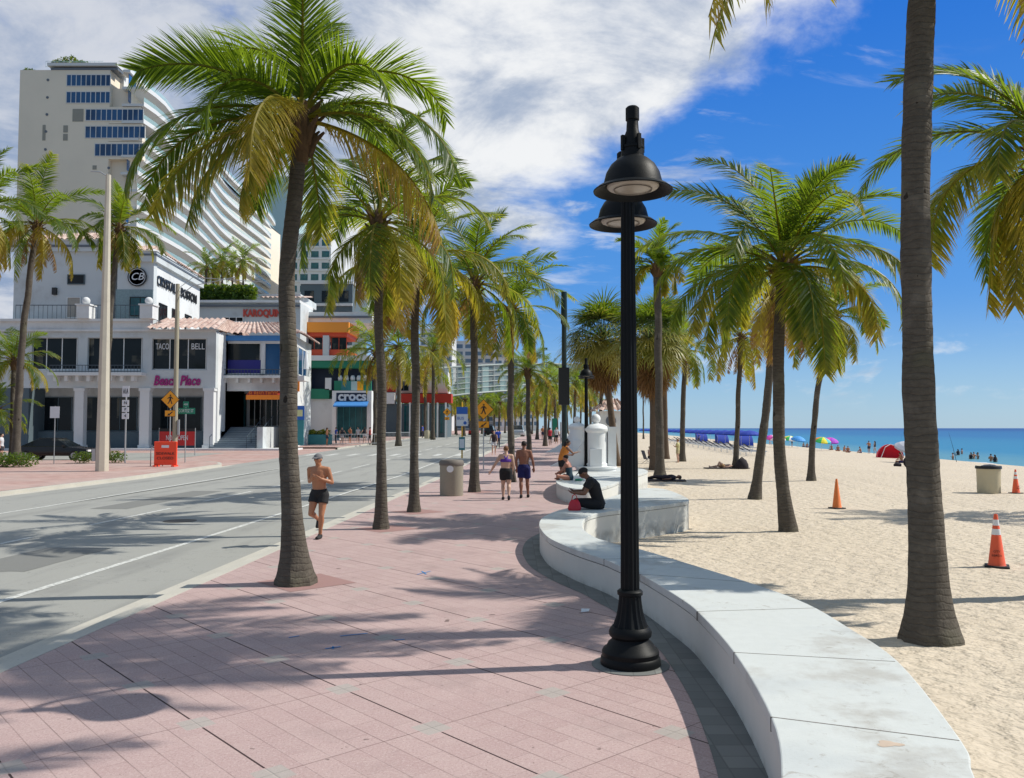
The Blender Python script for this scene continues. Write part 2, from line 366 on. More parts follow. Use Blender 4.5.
    n = m.noise(9, 6, rough=.7, stretch=(1, 1, 2.6)); c = m.mix(n, (.042, .035, .028), (.16, .138, .112)); c = m.mix(wv.lt(.06)*.3, c, (.035, .026, .02)); c = m.mix(m.noise(2.2, 5).ramp(.5, .75)*.5, c, (.24, .21, .175)); c = m.mix(m.noise(4.5, 2, stretch=(1, 1, .5)).gt(.70)*.8, c, (.02, .015, .012)); c = m.mix(m.noise(1.1, 3).ramp(.52, .7)*.35, c, (.08, .085, .04))
    m.col(c); m.rough(.95, spec=.15); m.bump(wv.ramp(0, .2)*.35+m.noise(26, 5, stretch=(1, 1, .5)), .8, .018); M['trunk'] = m.m
    m = MT('sabal_trunk'); m.col(m.mix(m.noise(7, 6, stretch=(1, 1, 3)), (.07, .045, .03), (.17, .12, .08))); m.rough(.95); m.bump(m.noise(20, 4, stretch=(1, 1, .4)), .7, .02); M['sabal'] = m.m
mk(); M['redcar'] = simple('car_paint_red', (.5, .02, .02), .2)
# ------------------------------------------------------------------ setting
YB = [-30, -10, 0, 10, 20, 30, 38, 50, 60, 80, 100, 115, 160, 300, 900, 3000]
def strip(name, t0, t1, zo, m, s0=-30, s1=3000, parent=None, kind='structure', step=None):
    ys = sorted({s0, s1, *[y for y in YB if s0 < y < s1]}) if not step else [s0+(s1-s0)*i/step for i in range(step+1)]
    b = MB(); vs = []
    for s in ys:
        for t in (t0, t1):
            p = RT(s, t); p.z = gz(p.y)+zo; vs.append(p)
    b.add(vs, [(2*i, 2*i+1, 2*i+3, 2*i+2) for i in range(len(ys)-1)])
    o = b.build(name, m, parent)
    if kind: tag(o, kind=kind)
    return o
strip('road', -19.1, -5.15, -.13, M['asphalt'])
strip('gutter', -5.62, -5.16, -.124, M['kerb'])
strip('far_gutter', -19.1, -18.65, -.124, M['kerb'], -30, 49)
def kerb(name, t0, t1, s0, s1):
    b = MB(); ys = sorted({s0, s1, *[y for y in YB if s0 < y < s1]}); vs = []
    for s in ys:
        for t, z in ((t0, -.3), (t0, .004), (t1, .004), (t1, -.3)):
            p = RT(s, t); p.z = gz(p.y)+z; vs.append(p)
    b.add(vs, [(4*i+k, 4*i+k+1, 4*i+k+5, 4*i+k+4) for i in range(len(ys)-1) for k in range(3)])
    tag(b.build(name, M['kerb']), kind='structure')
kerb('kerb', -5.16, -4.98, -30, 3000); kerb('far_kerb', -19.28, -19.1, -30, 48); kerb('street_kerb', -19.28, -19.1, 74, 3000)
b = MB()
def line(t, s0, s1, w=.13):
    vs = []; n = max(1, int((s1-s0)/20)); ys = [s0+(s1-s0)*i/n for i in range(n+1)]
    for s in ys:
        for d in (-w/2, w/2):
            p = RT(s, t+d); p.z = gz(p.y)-.125; vs.append(p)
    b.add(vs, [(2*i, 2*i+1, 2*i+3, 2*i+2) for i in range(len(ys)-1)])
line(-7.45, -20, 600); line(-15.1, -20, 47); line(-15.1, 72, 600)
s = -6.4
while s < 300: line(-11.15, s, s+4.3); s += 6.6
for k in range(9): line(-18.4+k*1.6, 62.0, 65.2, .45)
tag(b.build('road_markings', M['paint']), kind='structure')
# far sidewalk with rounded street corner
def sheet(name, pts, m, zo=0, kind='structure'):
    b = MB(); b.add([(p[0], p[1], gz(p[1])+zo) for p in pts], [tuple(range(len(pts)))]); return tag(b.build(name, m), kind=kind)
sheet('far_sidewalk', [RT(-30, -19.28), RT(38, -19.28), RT(38, -120), RT(-30, -120)], M['walk'])
cor = [RT(38, -19.28)]
for k in range(9):
    a = R(90*k/8); cor.append(RT(47+5*math.sin(a), -24.28+5*math.cos(a)))
cor += [RT(52, -120), RT(38, -120)]
# the sheet breaks where the ground starts to rise
sheet('street_corner', cor, M['walk'])
b = MB(); arc = cor[1:10]; vs = []
for p in arc:
    c = RT(47, -24.28); d = (p-c).normalized()
    for q, z in ((p+d*.18, -.3), (p+d*.18, .004), (p, .004)): vs.append((q.x, q.y, gz(q.y)+z))
b.add(vs, [(3*i+k, 3*i+k+1, 3*i+k+4, 3*i+k+3) for i in range(len(arc)-1) for k in range(2)])
tag(b.build('corner_kerb', M['kerb']), kind='structure')
sheet('side_street', [RT(40, -19.0), RT(76, -19.0), RT(76, -120), RT(40, -120)], M['walk'], -.134)
sheet('side_street_lane', [RT(54.5, -26), RT(66, -26), RT(66, -120), RT(54.5, -120)], M['asphalt'], -.129)
strip('shop_sidewalk', -60, -19.28, 0.0, M['walk'], 76, 900)
# land under everything and behind the town
b = MB(); b.add([(-6000, -300, -.75), (3, -300, -.75), (3, 60, -.75), (20, 8000, -.75), (-6000, 8000, -.75)], [(0, 1, 2, 3, 4)])
tag(b.build('ground', M['land']), kind='structure')
# ---- wave wall outlines (plan)
zT = .45
def g2(l): return [G(px, py, zT) for px, py in l]
inner = [Vector((-1.6, 1.0, 0)), Vector((-.5, 1.7, 0)), Vector((.45, 2.65, 0)), Vector((1.02, 3.45, 0))] + g2([(781, 778), (771, 717), (734, 652.4), (700, 614), (680, 598), (640, 574), (618, 565), (604, 559), (574, 549), (551, 539), (542, 531)])
tip = g2([(539, 524), (543, 517), (556, 511)])
back = g2([(572, 507), (604, 499), (630, 491)])
end = g2([(648, 488), (664, 489), (678, 493.5), (689, 500)])
front = g2([(676, 503), (645, 507), (620, 510), (604, 512), (590, 515.5), (583, 521), (583, 528), (588, 533)])
outer = g2([(597, 538), (607, 541), (620, 545), (640, 549), (700, 567), (760.6, 586), (807.6, 603.7), (848, 627), (898, 661), (962, 741), (975.6, 778)]) + [Vector((1.9, 3.0, 0)), Vector((1.1, 1.9, 0)), Vector((.1, 1.0, 0)), Vector((-1.2, .3, 0))]
wall1 = catmull(inner+tip+back+end+front+outer, 5)
bench3 = g2([(556, 480.5), (558, 483.8), (566, 487), (580, 489), (596, 488.4), (612, 484.5), (630, 477), (645, 472.5), (647.5, 470.5), (640, 468.5), (620, 467.5), (600, 467), (582, 468.5), (566, 472.5), (558, 476)])
wall3 = catmull(bench3, 4, True)
def offset(poly, d):
    out = []; n = len(poly)
    ar = sum(poly[i].x*poly[(i+1) % n].y-poly[(i+1) % n].x*poly[i].y for i in range(n)); sg = 1 if ar > 0 else -1
    for i in range(n):
        t = (poly[(i+1) % n]-poly[i-1]); t.z = 0; t.normalize(); out.append(poly[i]+Vector((-t.y, t.x, 0))*d*sg)
    return out
def wave_wall(name, poly, label, joints=(), zt=zT):
    t = thing(name, (0, 0, 0), label, 'bench wall')
    fixn(MB().prism(offset(poly, .012), -.8, zt-.098).build('wall_body', M['face'], t, smooth='auto'))
    fixn(MB().prism(offset(poly, .035), zt-.099, zt-.088).build('joint', M['trim_dark'], t))
    o = fixn(MB().prism(poly, zt-.088, zt).build('coping', M['plaster'], t)); bevel(o, .010, 2, 60)
    o.data.polygons.foreach_set('use_smooth', [True]*len(o.data.polygons)); o.data.set_sharp_from_angle(angle=R(18))
    if joints:
        b = MB()
        for p, q in joints:
            d = (q-p).normalized(); n = Vector((-d.y, d.x, 0))*.0045
            p2, q2 = p-d*.004, q+d*.004
            for z0, z1 in ((zt-.086, zt+.0015),):
                b.add([p2-n+Vector((0, 0, z0-p2.z)), p2+n+Vector((0, 0, z0-p2.z)), q2+n+Vector((0, 0, z0-q2.z)), q2-n+Vector((0, 0, z0-q2.z)),
                       p2-n+Vector((0, 0, z1-p2.z)), p2+n+Vector((0, 0, z1-p2.z)), q2+n+Vector((0, 0, z1-q2.z)), q2-n+Vector((0, 0, z1-q2.z))],
                      [(4, 5, 6, 7), (0, 1, 5, 4), (3, 2, 6, 7), (0, 4, 7, 3), (1, 2, 6, 5)])
        b.build('coping_joint', M['lid'], t)
    return t
js = [(G(771, 717, zT), G(958.6, 740.5, zT)), (G(734, 652.4, zT), G(894.5, 661.5, zT)), (G(697, 611.5, zT), G(815, 608, zT)), (G(640, 574, zT), G(747, 582, zT)), (G(604, 559, zT), G(673, 558.5, zT))]
wave_wall('wave_wall', wall1, 'long pale concrete serpentine bench wall curving from the lower right corner past the street lamp', js)
wave_wall('wave_wall', wall3, 'short white bench wall with rounded tip where the woman sits cross legged')
# chipped patch on the coping
b = MB(); c = G(889, 744, zT); pts = []
for k in range(26):
    a = 2*math.pi*k/26; r = .070*(.75+.22*math.cos(3*a+1.0)+.12*noise.noise(Vector((math.cos(a)*3, math.sin(a)*3, 3)))+.10*random.random()); pts.append((c.x+r*1.25*math.cos(a), c.y+r*.8*math.sin(a), zT+.0015))
b.add(pts, [tuple(range(26))]); o = b.build('worn_patch', simple('bare_concrete', (.52, .41, .32), .9, var=.2, scale=20)); o.parent = bpy.data.objects['wave_wall']
# ---- promenade sheet
east = [RT(-30, 1.5)]
pe = [Vector((-1.2, .7, 0)), Vector((-.1, 1.4, 0)), Vector((.8, 2.3, 0)), Vector((1.5, 3.2, 0)), Vector((1.9, 4.3, 0)), Vector((2.2, 6.0, 0)), Vector((2.2, 7.6, 0)), Vector((1.95, 9.4, 0)), Vector((1.4, 11.8, 0)), Vector((1.05, 13.5, 0)), Vector((1.0, 15.6, 0)), Vector((1.9, 18.6, 0)), Vector((2.6, 21, 0)), Vector((2.6, 28, 0)), Vector((3.0, 33, 0)), Vector((3.3, 38, 0))]
wp = [RT(-30, -4.98), RT(38, -4.98)] + pe[::-1] + [Vector((-5, -1, 0)), Vector((-5.5, -30, 0))]
sheet('promenade', wp, M['pavers'])
strip('promenade_far', -4.98, 1.45, .0, M['pavers'], 38.0, 900)
# dark paver band hugging the wall
b = MB(); ii = catmull(inner+tip, 4); vs = []
for i, p in enumerate(ii):
    t = (ii[min(i+1, len(ii)-1)]-ii[max(i-1, 0)]); t.z = 0; t.normalize(); n = Vector((-t.y, t.x, 0))
    for d in (-.1, .30): q = p+n*d; vs.append((q.x, q.y, .004))
b.add(vs, [(2*i, 2*i+1, 2*i+3, 2*i+2) for i in range(len(ii)-1)])
tag(b.build('paver_band', M['band']), kind='structure')
# ---- sand
BASES = [(4.75, 9.45), (5.85, 19.4), (7.0, 28.0), (2.9, 6.4)]
def build_sand():
    ys = [-8, -4, -1, .5]; y = 1.5
    while y < 700: ys.append(y); y += max(.055, .0075*y)
    NX = 300; vs = []
    for y in ys:
        x0 = -.6 if y < 35 else 1.5+.0506*y; x1 = SHORE(y)+25
        for i in range(NX+1):
            u = i/NX; x = x0+(x1-x0)*(u**1.35 if y < 60 else u)
            z = sandz(x, y)
            k = max(0.0, 1-y/90)
            if k > 0:
                p = Vector((x*2.4, y*2.4, 1.7))
                n = noise.noise(p)*.6+noise.noise(p*2.3)*.38+noise.noise(p*.45)*.8
                r = 1-abs(noise.noise(Vector((x*1.5+9, y*1.5, 4))))*2
                z += k*(.034*n+.012*r)
                for (bx, by) in BASES:
                    dd = (x-bx)**2+(y-by)**2
                    if dd < 1.2: z += .05*math.exp(-dd/.16)*(.7+noise.noise(Vector((x*5, y*5, 1))))
                # tyre tracks running along the beach
                for tx in (8.4, 10.0):
                    d = abs(x-(tx+.16*y)); 
                    if d < .3: z -= .03*(1-d/.3)
            vs.append((x, y, z))
    b = MB(); W = NX+1
    b.add(vs, [(j*W+i, j*W+i+1, (j+1)*W+i+1, (j+1)*W+i) for j in range(len(ys)-1) for i in range(NX)])
    tag(b.build('beach', M['sand'], smooth=True), kind='structure')
build_sand()
b = MB(); b.add([(SHORE(-300)-3, -300, -1.3), (9000, -300, -1.3), (9000, 12000, -1.3), (SHORE(12000)-3, 12000, -1.3)], [(0, 1, 2, 3)])
tag(b.build('sea', M['sea']), kind='structure')
# ---- low white parapet further along the promenade
t = thing('low_wall', (0, 0, 0), 'long low white wall between the far promenade and the sand', 'wall')
b = MB()
for i in range(22):
    s0, s1 = 46+i*6, 52+i*6
    p, q = RT(s0, 1.45), RT(s1, 1.45); z = gz(p.y)
    b.obox(((p.x+q.x)/2, (p.y+q.y)/2, z+.1), (DIR*3.0), PERP*.25, (0, 0, .45))
b.build('wall_body', M['white_paint'], t)
# ---- gate columns
def gate_column(loc, label):
    t = thing('gate_column', loc, label, 'column', 'white gate columns of the wave wall')
    MB().lathe([(.82, -.4), (.82, .52), (.86, .54), (.86, .62), (.5, .64), (.5, .66)], seg=40).build('round_plinth', M['white_paint'], t, 'auto')
    MB().lathe([(.50, .60), (.50, .74), (.46, .78), (.46, 2.0), (.50, 2.04), (.53, 2.10), (.53, 2.18), (.48, 2.24), (.36, 2.33), (.18, 2.38), (.09, 2.40)], seg=36).build('shaft', M['white_paint'], t, 'auto')
    MB().ball((0, 0, 2.58), .2, 24).build('ball_finial', M['white_paint'], t, True)
    MB().box(.48, .82, -.2, .2, .5, 2.15).box(.47, .86, -.24, .24, 2.15, 2.25).build('side_pier', M['white_paint'], t)
    b = MB(); b.xprism([(-.40, .62), (-.40, 1.8), (-.8, 1.25), (-1.3, .92), (-1.9, .62)], -.16, .16)
    fixn(b.build('scroll_wing', M['white_paint'], t))
    MB().box(-.30, .18, -.62, -.36, .6, 1.35).build('name_block', M['white_paint'], t)
    return t
c1 = A(596, 466, 35.2); gate_column((c1.x, 35.2, 0), 'nearer white gate column with ball finial behind the seated people')
gc = bpy.data.objects['gate_column']; dup(gc, (A(577, 440, 51).x, 51, .12), None, 'farther white gate column with ball finial, left of the nearer one')
# ---- lamp
def lamp_post(loc, label, rz=0):
    t = thing('street_lamp', loc, label, 'street lamp', 'black twin lamps on the promenade', rz)
    MB().lathe([(.275, 0), (.28, .03), (.275, .075), (.262, .09), (.265, .13), (.25, .155), (.225, .17), (.205, .21), (.175, .235), (.17, .25), (.195, .275), (.2, .31), (.185, .34), (.17, .36)], seg=40).build('base', M['black_metal'], t, 'auto')
    MB().tube([(0, 0, z) for z in (.34, .38, .45, .52, .6, .66)], [.172, .155, .13, .115, .105, .103], 32, flute=.09).build('flared_neck', M['black_metal'], t, 'auto')
    MB().lathe([(.10, .64), (.118, .65), (.12, .68), (.105, .695), (.09, .7)], seg=32).build('collar', M['black_metal'], t, 'auto')
    MB().tube([(0, 0, .66), (0, 0, 2.5), (0, 0, 4.55)], [.088, .078, .062], 28, flute=.12).build('fluted_shaft', M['black_metal'], t, 'auto')
    MB().lathe([(.065, 4.5), (.085, 4.52), (.085, 4.58), (.05, 4.62), (.055, 4.7), (.02, 4.78), (.004, 4.84)], seg=20).build('finial', M['black_metal'], t, 'auto')
    MB().lathe([(.36, 0.004), (.36, .006), (.33, .012), (.1, .012)], seg=40).build('footing', M['band'], t, 'auto')
    for sg in (-1, 1):
        y = sg*.62
        a = MB().tube([(0, 0, 4.38), (0, sg*.14, 4.56), (0, sg*.28, 4.78), (0, sg*.42, 4.93), (0, sg*.54, 4.98), (0, y, 4.95), (0, y, 4.82)], .027, 10).build('arm', M['black_metal'], t, True)
        h = MB().lathe([(.345, 4.275), (.348, 4.285), (.31, 4.315), (.262, 4.33), (.255, 4.36), (.235, 4.44), (.195, 4.51), (.14, 4.56), (.1, 4.585), (.098, 4.65), (.105, 4.655), (.105, 4.675), (.085, 4.69), (.078, 4.76), (.055, 4.82), (.05, 4.91), (.06, 4.915), (.06, 5.02), (.045, 5.035)], (0, y, 0), 36, caps=False)
        # hollow underside: inner skin
        h.lathe([(.345, 4.275), (.25, 4.315), (.225, 4.345), (.0, 4.35)], (0, y, 0), 36, caps=False)
        hd = h.build('lamp_shade', M['black_metal'], t, 'auto')
        MB().lathe([(.0, 4.292), (.17, 4.297), (.215, 4.305), (.228, 4.318), (.228, 4.34)], (0, y, 0), 32).build('lens', M['lens'], hd, 'auto')
        MB().lathe([(.158, 4.292), (.160, 4.288), (.168, 4.288), (.170, 4.294)], (0, y, 0), 32, caps=False).build('lens_ring', M['lid'], hd, 'auto')
        for k in range(4):
            an = k*math.pi/2+.5; MB().cbox((.1*math.cos(an), y+.1*math.sin(an), 4.70), (.03, .03, .13), an).build('clamp_bolt', M['black_metal'], hd)
    return t
LP = G(630.5, 665)
lamp_post((LP.x, LP.y, 0), 'tall black fluted street lamp with two bell shades beside the bench wall', R(-3.5))
dup(bpy.data.objects['street_lamp'], (A(586.5, 470, 35).x, 35, 0), R(-5.2), 'smaller looking black street lamp behind the man in black')
# tree pits, utility covers
for k, (px, py) in enumerate([(297, 583), (381, 529), (413, 512), (475, 492)]):
    p = G(px, py); b = MB(); a0 = R(42)
    b.add([(p.x+.12+.72*math.cos(a0+R(90)*i+R(45)), p.y+.05+.72*math.sin(a0+R(90)*i+R(45)), .004) for i in range(4)], [(0, 1, 2, 3)])
    tag(b.build('tree_pit', M['pit']), kind='structure')
# ---- survey spray paint marks
b = MB(); bp = simple('blue_spray', (.05, .22, .5), .8)
for px, py, l, an in ((333, 648, .16, 30), (333, 648, .1, 100), (354, 635, .3, 25), (294, 637, .12, 40), (424, 573, .35, 60), (424, 573, .28, 110), (400, 640, .1, 20)):
    p = G(px, py); d = Vector((math.cos(R(an)), math.sin(R(an)), 0))*l/2; n = Vector((-d.y, d.x, 0)).normalized()*.012
    b.add([p-d-n+Vector((0, 0, .005)), p+d-n+Vector((0, 0, .005)), p+d+n+Vector((0, 0, .005)), p-d+n+Vector((0, 0, .005))], [(0, 1, 2, 3)])
tag(b.build('spray_marks', bp), kind='structure')

# asphalt repairs and a manhole in the road
def patch(name, s0, s1, t0, t1, m, z=-.1265):
    b = MB(); rn = random.Random(int(s0*10)); pts = []
    for k in range(24):
        u = k/24*4; e = int(u); f = u-e; s_, t_ = ((s0+(s1-s0)*f, t0), (s1, t0+(t1-t0)*f), (s1-(s1-s0)*f, t1), (s0, t1-(t1-t0)*f))[e]
        p = RT(s_+rn.uniform(-.04, .04), t_+rn.uniform(-.03, .03)); pts.append((p.x, p.y, gz(p.y)+z))
    b.add(pts, [tuple(range(24))]); tag(b.build(name, m), kind='structure')
m = MT('asphalt_patch'); m.col(m.mix(m.noise(60, 4), (.15, .15, .14), (.21, .21, .195))); m.rough(.9); m.bump(m.noise(150, 2), .4, .006)
patch('asphalt_patch', 13.5, 16.2, -9.9, -8.6, m.m); patch('asphalt_patch', 24, 31, -13.4, -12.3, m.m); patch('asphalt_patch', 33, 36, -9.6, -8.2, m.m)
p = RT(21.0, -9.4); t = thing('manhole_cover', (p.x, p.y, -.128), 'round iron manhole cover in the road lane', 'manhole cover')
MB().lathe([(.40, 0), (.40, .006), (.36, .008), (0, .008)], seg=28).build('cover', simple('cast_iron', (.06, .055, .05), .6, .4, bump=.8, bscale=25), t)
# ------------------------------------------------------------------ palms
def frond(b, rnd, hub, az, e0, L, droop, twist, age, n=70, ll=.75, lw=.034, g=.5, segs=3, ex=1.55):
    K = 16; p = Vector(hub); pts = [p.copy()]; tans = []
    bend = rnd.uniform(-.3, .3)
    for i in range(K):
        s = (i+.5)/K; e = max(e0 - droop*s**ex, -1.5); a = az + bend*s*s
        t = Vector((math.cos(a)*math.cos(e), math.sin(a)*math.cos(e), math.sin(e))); tans.append(t)
        p = p + t*L/K; pts.append(p.copy())
    b.tube(pts, [.030*(1-i/K)**.8+.004 for i in range(K+1)], 4, caps=False, attr=.5+.3*age)
    sa = rnd.uniform(-.08, .08); torn = rnd.random()
    for j in range(n):
        s = .13+.87*(j+rnd.random()*.6)/n; f = s*K; i = min(int(f), K-1); base = pts[i].lerp(pts[i+1], f-i); t = tans[i]
        sd0 = Vector((-math.sin(az), math.cos(az), 0)); sd0 = (sd0 - t*sd0.dot(t)).normalized(); up0 = sd0.cross(t)*-1
        if up0.z < 0 and abs(t.z) < .95: up0 = -up0
        tw = twist*(.2+s)
        sd = sd0*math.cos(tw)+up0*math.sin(tw); up = up0*math.cos(tw)-sd0*math.sin(tw)
        prof = min(1, .42+(s-.1)*3.2)*(1-.62*max(0, s-.45)**1.3/.46)
        sw = R(34+20*s)+sa
        for sg in (-1, 1):
            if rnd.random() < .04+.10*age*torn: continue
            l = ll*prof*rnd.uniform(.88, 1.08)*(1 if rnd.random() > .06 else .5)
            hang = .10-.55*age-.25*max(0, t.z*-1)
            d = (sd*(sg*math.cos(sw)) + t*math.sin(sw) + up*(hang+rnd.uniform(-.10, .10))).normalized()
            d = (d+Vector((rnd.uniform(-1, 1), rnd.uniform(-1, 1), rnd.uniform(-1, 1)))*(.05+.07*age)).normalized()
            q = base.copy(); vs = []; at = []; w0 = lw*rnd.uniform(.8, 1.15); wd = (t - d*t.dot(d)).normalized()
            wd = (wd+up*rnd.uniform(-.6, .6)).normalized()
            gg = g*(.5+1.4*age+1.0*torn*.6)*rnd.uniform(.5, 1.5)
            for k in range(segs+1):
                u = k/segs; w = w0*(.6+.9*u if u < .4 else .96*(1-u)/.6+.03)
                vs += [q-wd*w/2, q+wd*w/2]; aa = age+.20*u*u*(1+2*age)+rnd.uniform(-.07, .07)+(.12 if s > .88 else 0); at += [aa, aa]
                d = (d + Vector((0, 0, -gg*l*(.3+u)/segs*1.6))).normalized(); q = q+d*l/segs
            b.add(vs, [(2*k, 2*k+1, 2*k+3, 2*k+2) for k in range(segs)], at)
def crown_mesh(seed, n=24, L=3.6, spec=None, nl=70, ll=.75, lw=.034, age0=0.0, seglf=3, dead=2, low=0.0, speck=1.0):
    rnd = random.Random(seed); b = MB(); hx, hy = rnd.uniform(-.15, .15), rnd.uniform(-.15, .15)
    for i in range(n):
        u = i/max(1, n-1); az = i*2.39996+rnd.uniform(-.45, .45)
        e0 = R(82-102*u**.9*(1+low*.2))+rnd.uniform(-.16, .16); l = L*(1.05 if u < .3 else 1)*(.80+.25*math.sin(math.pi*min(1, u*.8+.15)))*rnd.uniform(.84, 1.1)
        age = max(0, age0*.8+.30*u*u+rnd.uniform(-.12, .16)+(.25 if u > .75 and rnd.random() < .4 else 0))
        frond(b, rnd, (0.05*math.cos(az), .05*math.sin(az), .22*(1-u)), az, e0, l, R((66 if u < .3 else 82)+36*u)*rnd.uniform(.8, 1.2), rnd.uniform(-.9, .9), min(age, .8), nl, ll, lw, segs=seglf)
    for i in range(dead):
        az = rnd.uniform(0, 6.28); frond(b, rnd, (0, 0, -.1), az, R(-50), L*.65, R(40), rnd.uniform(-1, 1), 1.15, nl//2, ll*.6, lw, segs=seglf)
    for q in [(a_, b_, c_*speck, d_, e_, f_) for a_, b_, c_, d_, e_, f_ in (spec or [])]:
        frond(b, rnd, (0, 0, .1), R(q[0]), R(q[1]), q[2], R(q[3]), q[4], q[5], nl, ll, lw, segs=seglf, ex=1.3)
    b.tube([(0, 0, .1), (.03, 0, .9), (.1, .03, L*.42)], [.05, .03, .004], 5, attr=.35)
    return b
def trunk_mesh(base, hub, r0, r1, bulge=.0, bow=(0, 0), ring=True, step=.07, seg=18):
    """local coordinates, base at origin"""
    d = Vector(hub)-Vector(base); H = d.length; n = max(8, int(H/step)); pts, rad = [], []
    rn = random.Random(int(base[0]*100)); kink = [(rn.uniform(-1, 1), rn.uniform(-1, 1)) for _ in range(4)]
    for i in range(n+1):
        u = i/n; z = u*d.z; off = math.sin(math.pi*u)
        kx = .035*off*noise.noise(Vector((z*.55, base[0], 0))); ky = .035*off*noise.noise(Vector((z*.55, base[0], 9)))
        pts.append((d.x*u+bow[0]*off+kx*2, d.y*u+bow[1]*off+ky*2, z))
        r = r1+(r0-r1)*(1-u)**1.3*.5+(r0*.5+bulge)*math.exp(-z/.42)
        rad.append(r+(rn.uniform(-.0035, .0035) if ring else 0)+.012*noise.noise(Vector((base[0]*3, base[1], z*2.0))))
    pts[0] = (pts[0][0], pts[0][1], -.25)
    b = MB().tube(pts, rad, seg)
    for k, v in enumerate(b.v):
        c = Vector(pts[min(k//seg, n)]); o = Vector(v)-c; z = max(v[2], 0)
        if o.length > 1e-6:
            a = o.normalized(); q = 1+(.03+.16*math.exp(-z/.25))*noise.noise(Vector((a.x*2.2+base[0], a.y*2.2, z*1.4)))+(.02+.09*math.exp(-z/.15))*noise.noise(Vector((a.x*7, a.y*7, z*7)))
            b.v[k] = tuple(c+o*q)
    return b
CM = {}
def palm(base, hub, r0, r1, label, group, crown=None, seed=1, bow=(0, 0), bulge=.02, cats='palm tree', sc=1.0, fine=True, rz=0, nuts=0, name='coconut_palm', dead_drape=0, **kw):
    base, hub = Vector(base), Vector(hub)
    t = thing(name, base, label, cats, group)
    trunk_mesh(base, hub, r0, r1, bulge, bow, step=.07 if fine else .25, seg=20 if fine else 10).build('trunk', M['trunk'], t, smooth=not fine or 'auto')
    loc = hub-base
    if crown is None: cr = crown_mesh(seed, **kw).build('crown', M['frond'], t, attr=True, loc=loc)
    else:
        if crown not in CM:
            CM[crown] = CROWNS[crown]().build('crown', M['frond'], t, attr=True, loc=loc); cr = CM[crown]
        else:
            cr = CM[crown].copy(); COL.objects.link(cr); cr.parent = t; cr.location = loc
        cr.scale = (sc, sc, sc); cr.rotation_euler = (0, 0, rz)
    # fibrous boots under the crown
    b = MB(); rnd = random.Random(seed+50)
    b.lathe([(r1, -.55), (r1*1.35, -.3), (r1*1.55, 0), (r1*1.2, .25), (.03, .4)], seg=12)
    for i in range(14):
        a = i*2.4; rr = r1*1.25; z = -.35+.035*i
        b.tube([(rr*math.cos(a)*.8, rr*math.sin(a)*.8, z-.1), (rr*math.cos(a)*1.5, rr*math.sin(a)*1.5, z+.12), (rr*math.cos(a)*2.6, rr*math.sin(a)*2.6, z+.26)], [(.07, .03), (.05, .02), (.02, .01)], 5)
    b.build('leaf_boots', M['bark_boot'], t, loc=loc)
    if nuts:
        for i in range(nuts):
            a = rnd.uniform(0, 6.28); MB().ball((0, 0, 0), (.1, .1, .13), 8).build('coconut', M['coconut'], t, True, loc=loc+Vector((.26*math.cos(a), .26*math.sin(a), -.18-.15*rnd.random())))
    return t
CROWNS = {
 'a': lambda: crown_mesh(11, 22, 3.5, nl=46, ll=.75, lw=.05, seglf=2, age0=.10, low=.5),
 'b': lambda: crown_mesh(23, 24, 3.3, nl=46, ll=.75, lw=.05, seglf=2, age0=.04),
 'c': lambda: crown_mesh(37, 20, 3.4, nl=42, ll=.8, lw=.055, seglf=2, age0=.18, low=.9, dead=4),
 'd': lambda: crown_mesh(51, 18, 3.3, nl=26, ll=.8, lw=.085, seglf=2, age0=.12, low=.6),
}
PR = 'coconut palms along the promenade kerb'
BR = 'coconut palms growing in the beach sand'
SR = 'palms along the shops across the road'
# first kerb palm
B1 = G(296, 584); y = B1.y
h1 = A(301, 126, y)
trunk_spec = [(165, 86, 2.7, 130, .3, .12), (202, 40, 2.7, 70, .8, .0), (238, 34, 2.5, 124, .5, .02), (186, 20, 3.5, 104, -.35, .12), (214, -14, 3.1, 60, .8, .42), (264, 12, 2.9, 114, .15, .58),
  (8, 60, 3.1, 135, -.4, .03), (349, 22, 3.2, 100, .25, .08), (335, 6, 3.2, 88, -.4, .20), (343, -16, 3.5, 58, -.7, .75), (60, 44, 2.7, 96, 0, .05), (112, 50, 2.6, 98, .3, .05), (150, 52, 2.7, 100, -.3, .04), (28, 24, 2.7, 92, .4, .15), (285, 72, 2.4, 70, .4, .1), (318, 50, 2.5, 120, -.5, .08),
  (95, -2, 2.8, 75, .2, .3), (172, -6, 2.8, 75, -.8, .25), (246, -28, 2.4, 60, .6, .45), (80, 80, 2.6, 45, .2, .0), (125, 14, 2.8, 88, .5, .1), (196, 4, 3.2, 90, .5, .18)]
palm((B1.x, B1.y, 0), h1, .18, .104, 'closest coconut palm on the promenade, flared base beside the red paver pit', PR, seed=3, bow=(-.16, 0), bulge=.075, speck=.88, n=0, spec=trunk_spec, nl=125, ll=.80, lw=.027, dead=0, L=2.4)
B2 = G(381, 529); palm((B2.x, B2.y, 0), A(378, 226, B2.y), .13, .09, 'second coconut palm from the camera along the kerb, just right of the jogger', PR, seed=5, bow=(.03, 0), bulge=.02, n=21, L=2.7, nl=90, ll=.75, lw=.034, age0=.08, low=.9, dead=2)
B3 = G(414, 512); palm((B3.x, B3.y, 0), A(416, 262, B3.y), .13, .10, 'third slim coconut palm along the kerb with yellowing hanging fronds', PR, seed=8, n=20, L=2.9, nl=80, ll=.78, lw=.038, age0=.22, low=1.2, dead=3)
B4 = G(474.5, 492); palm((B4.x, B4.y, 0), A(474, 285, B4.y), .16, .125, 'fourth coconut palm along the kerb right of the concrete bin', PR, seed=13, n=24, L=3.2, nl=75, ll=.82, lw=.042, age0=.1, low=.5)
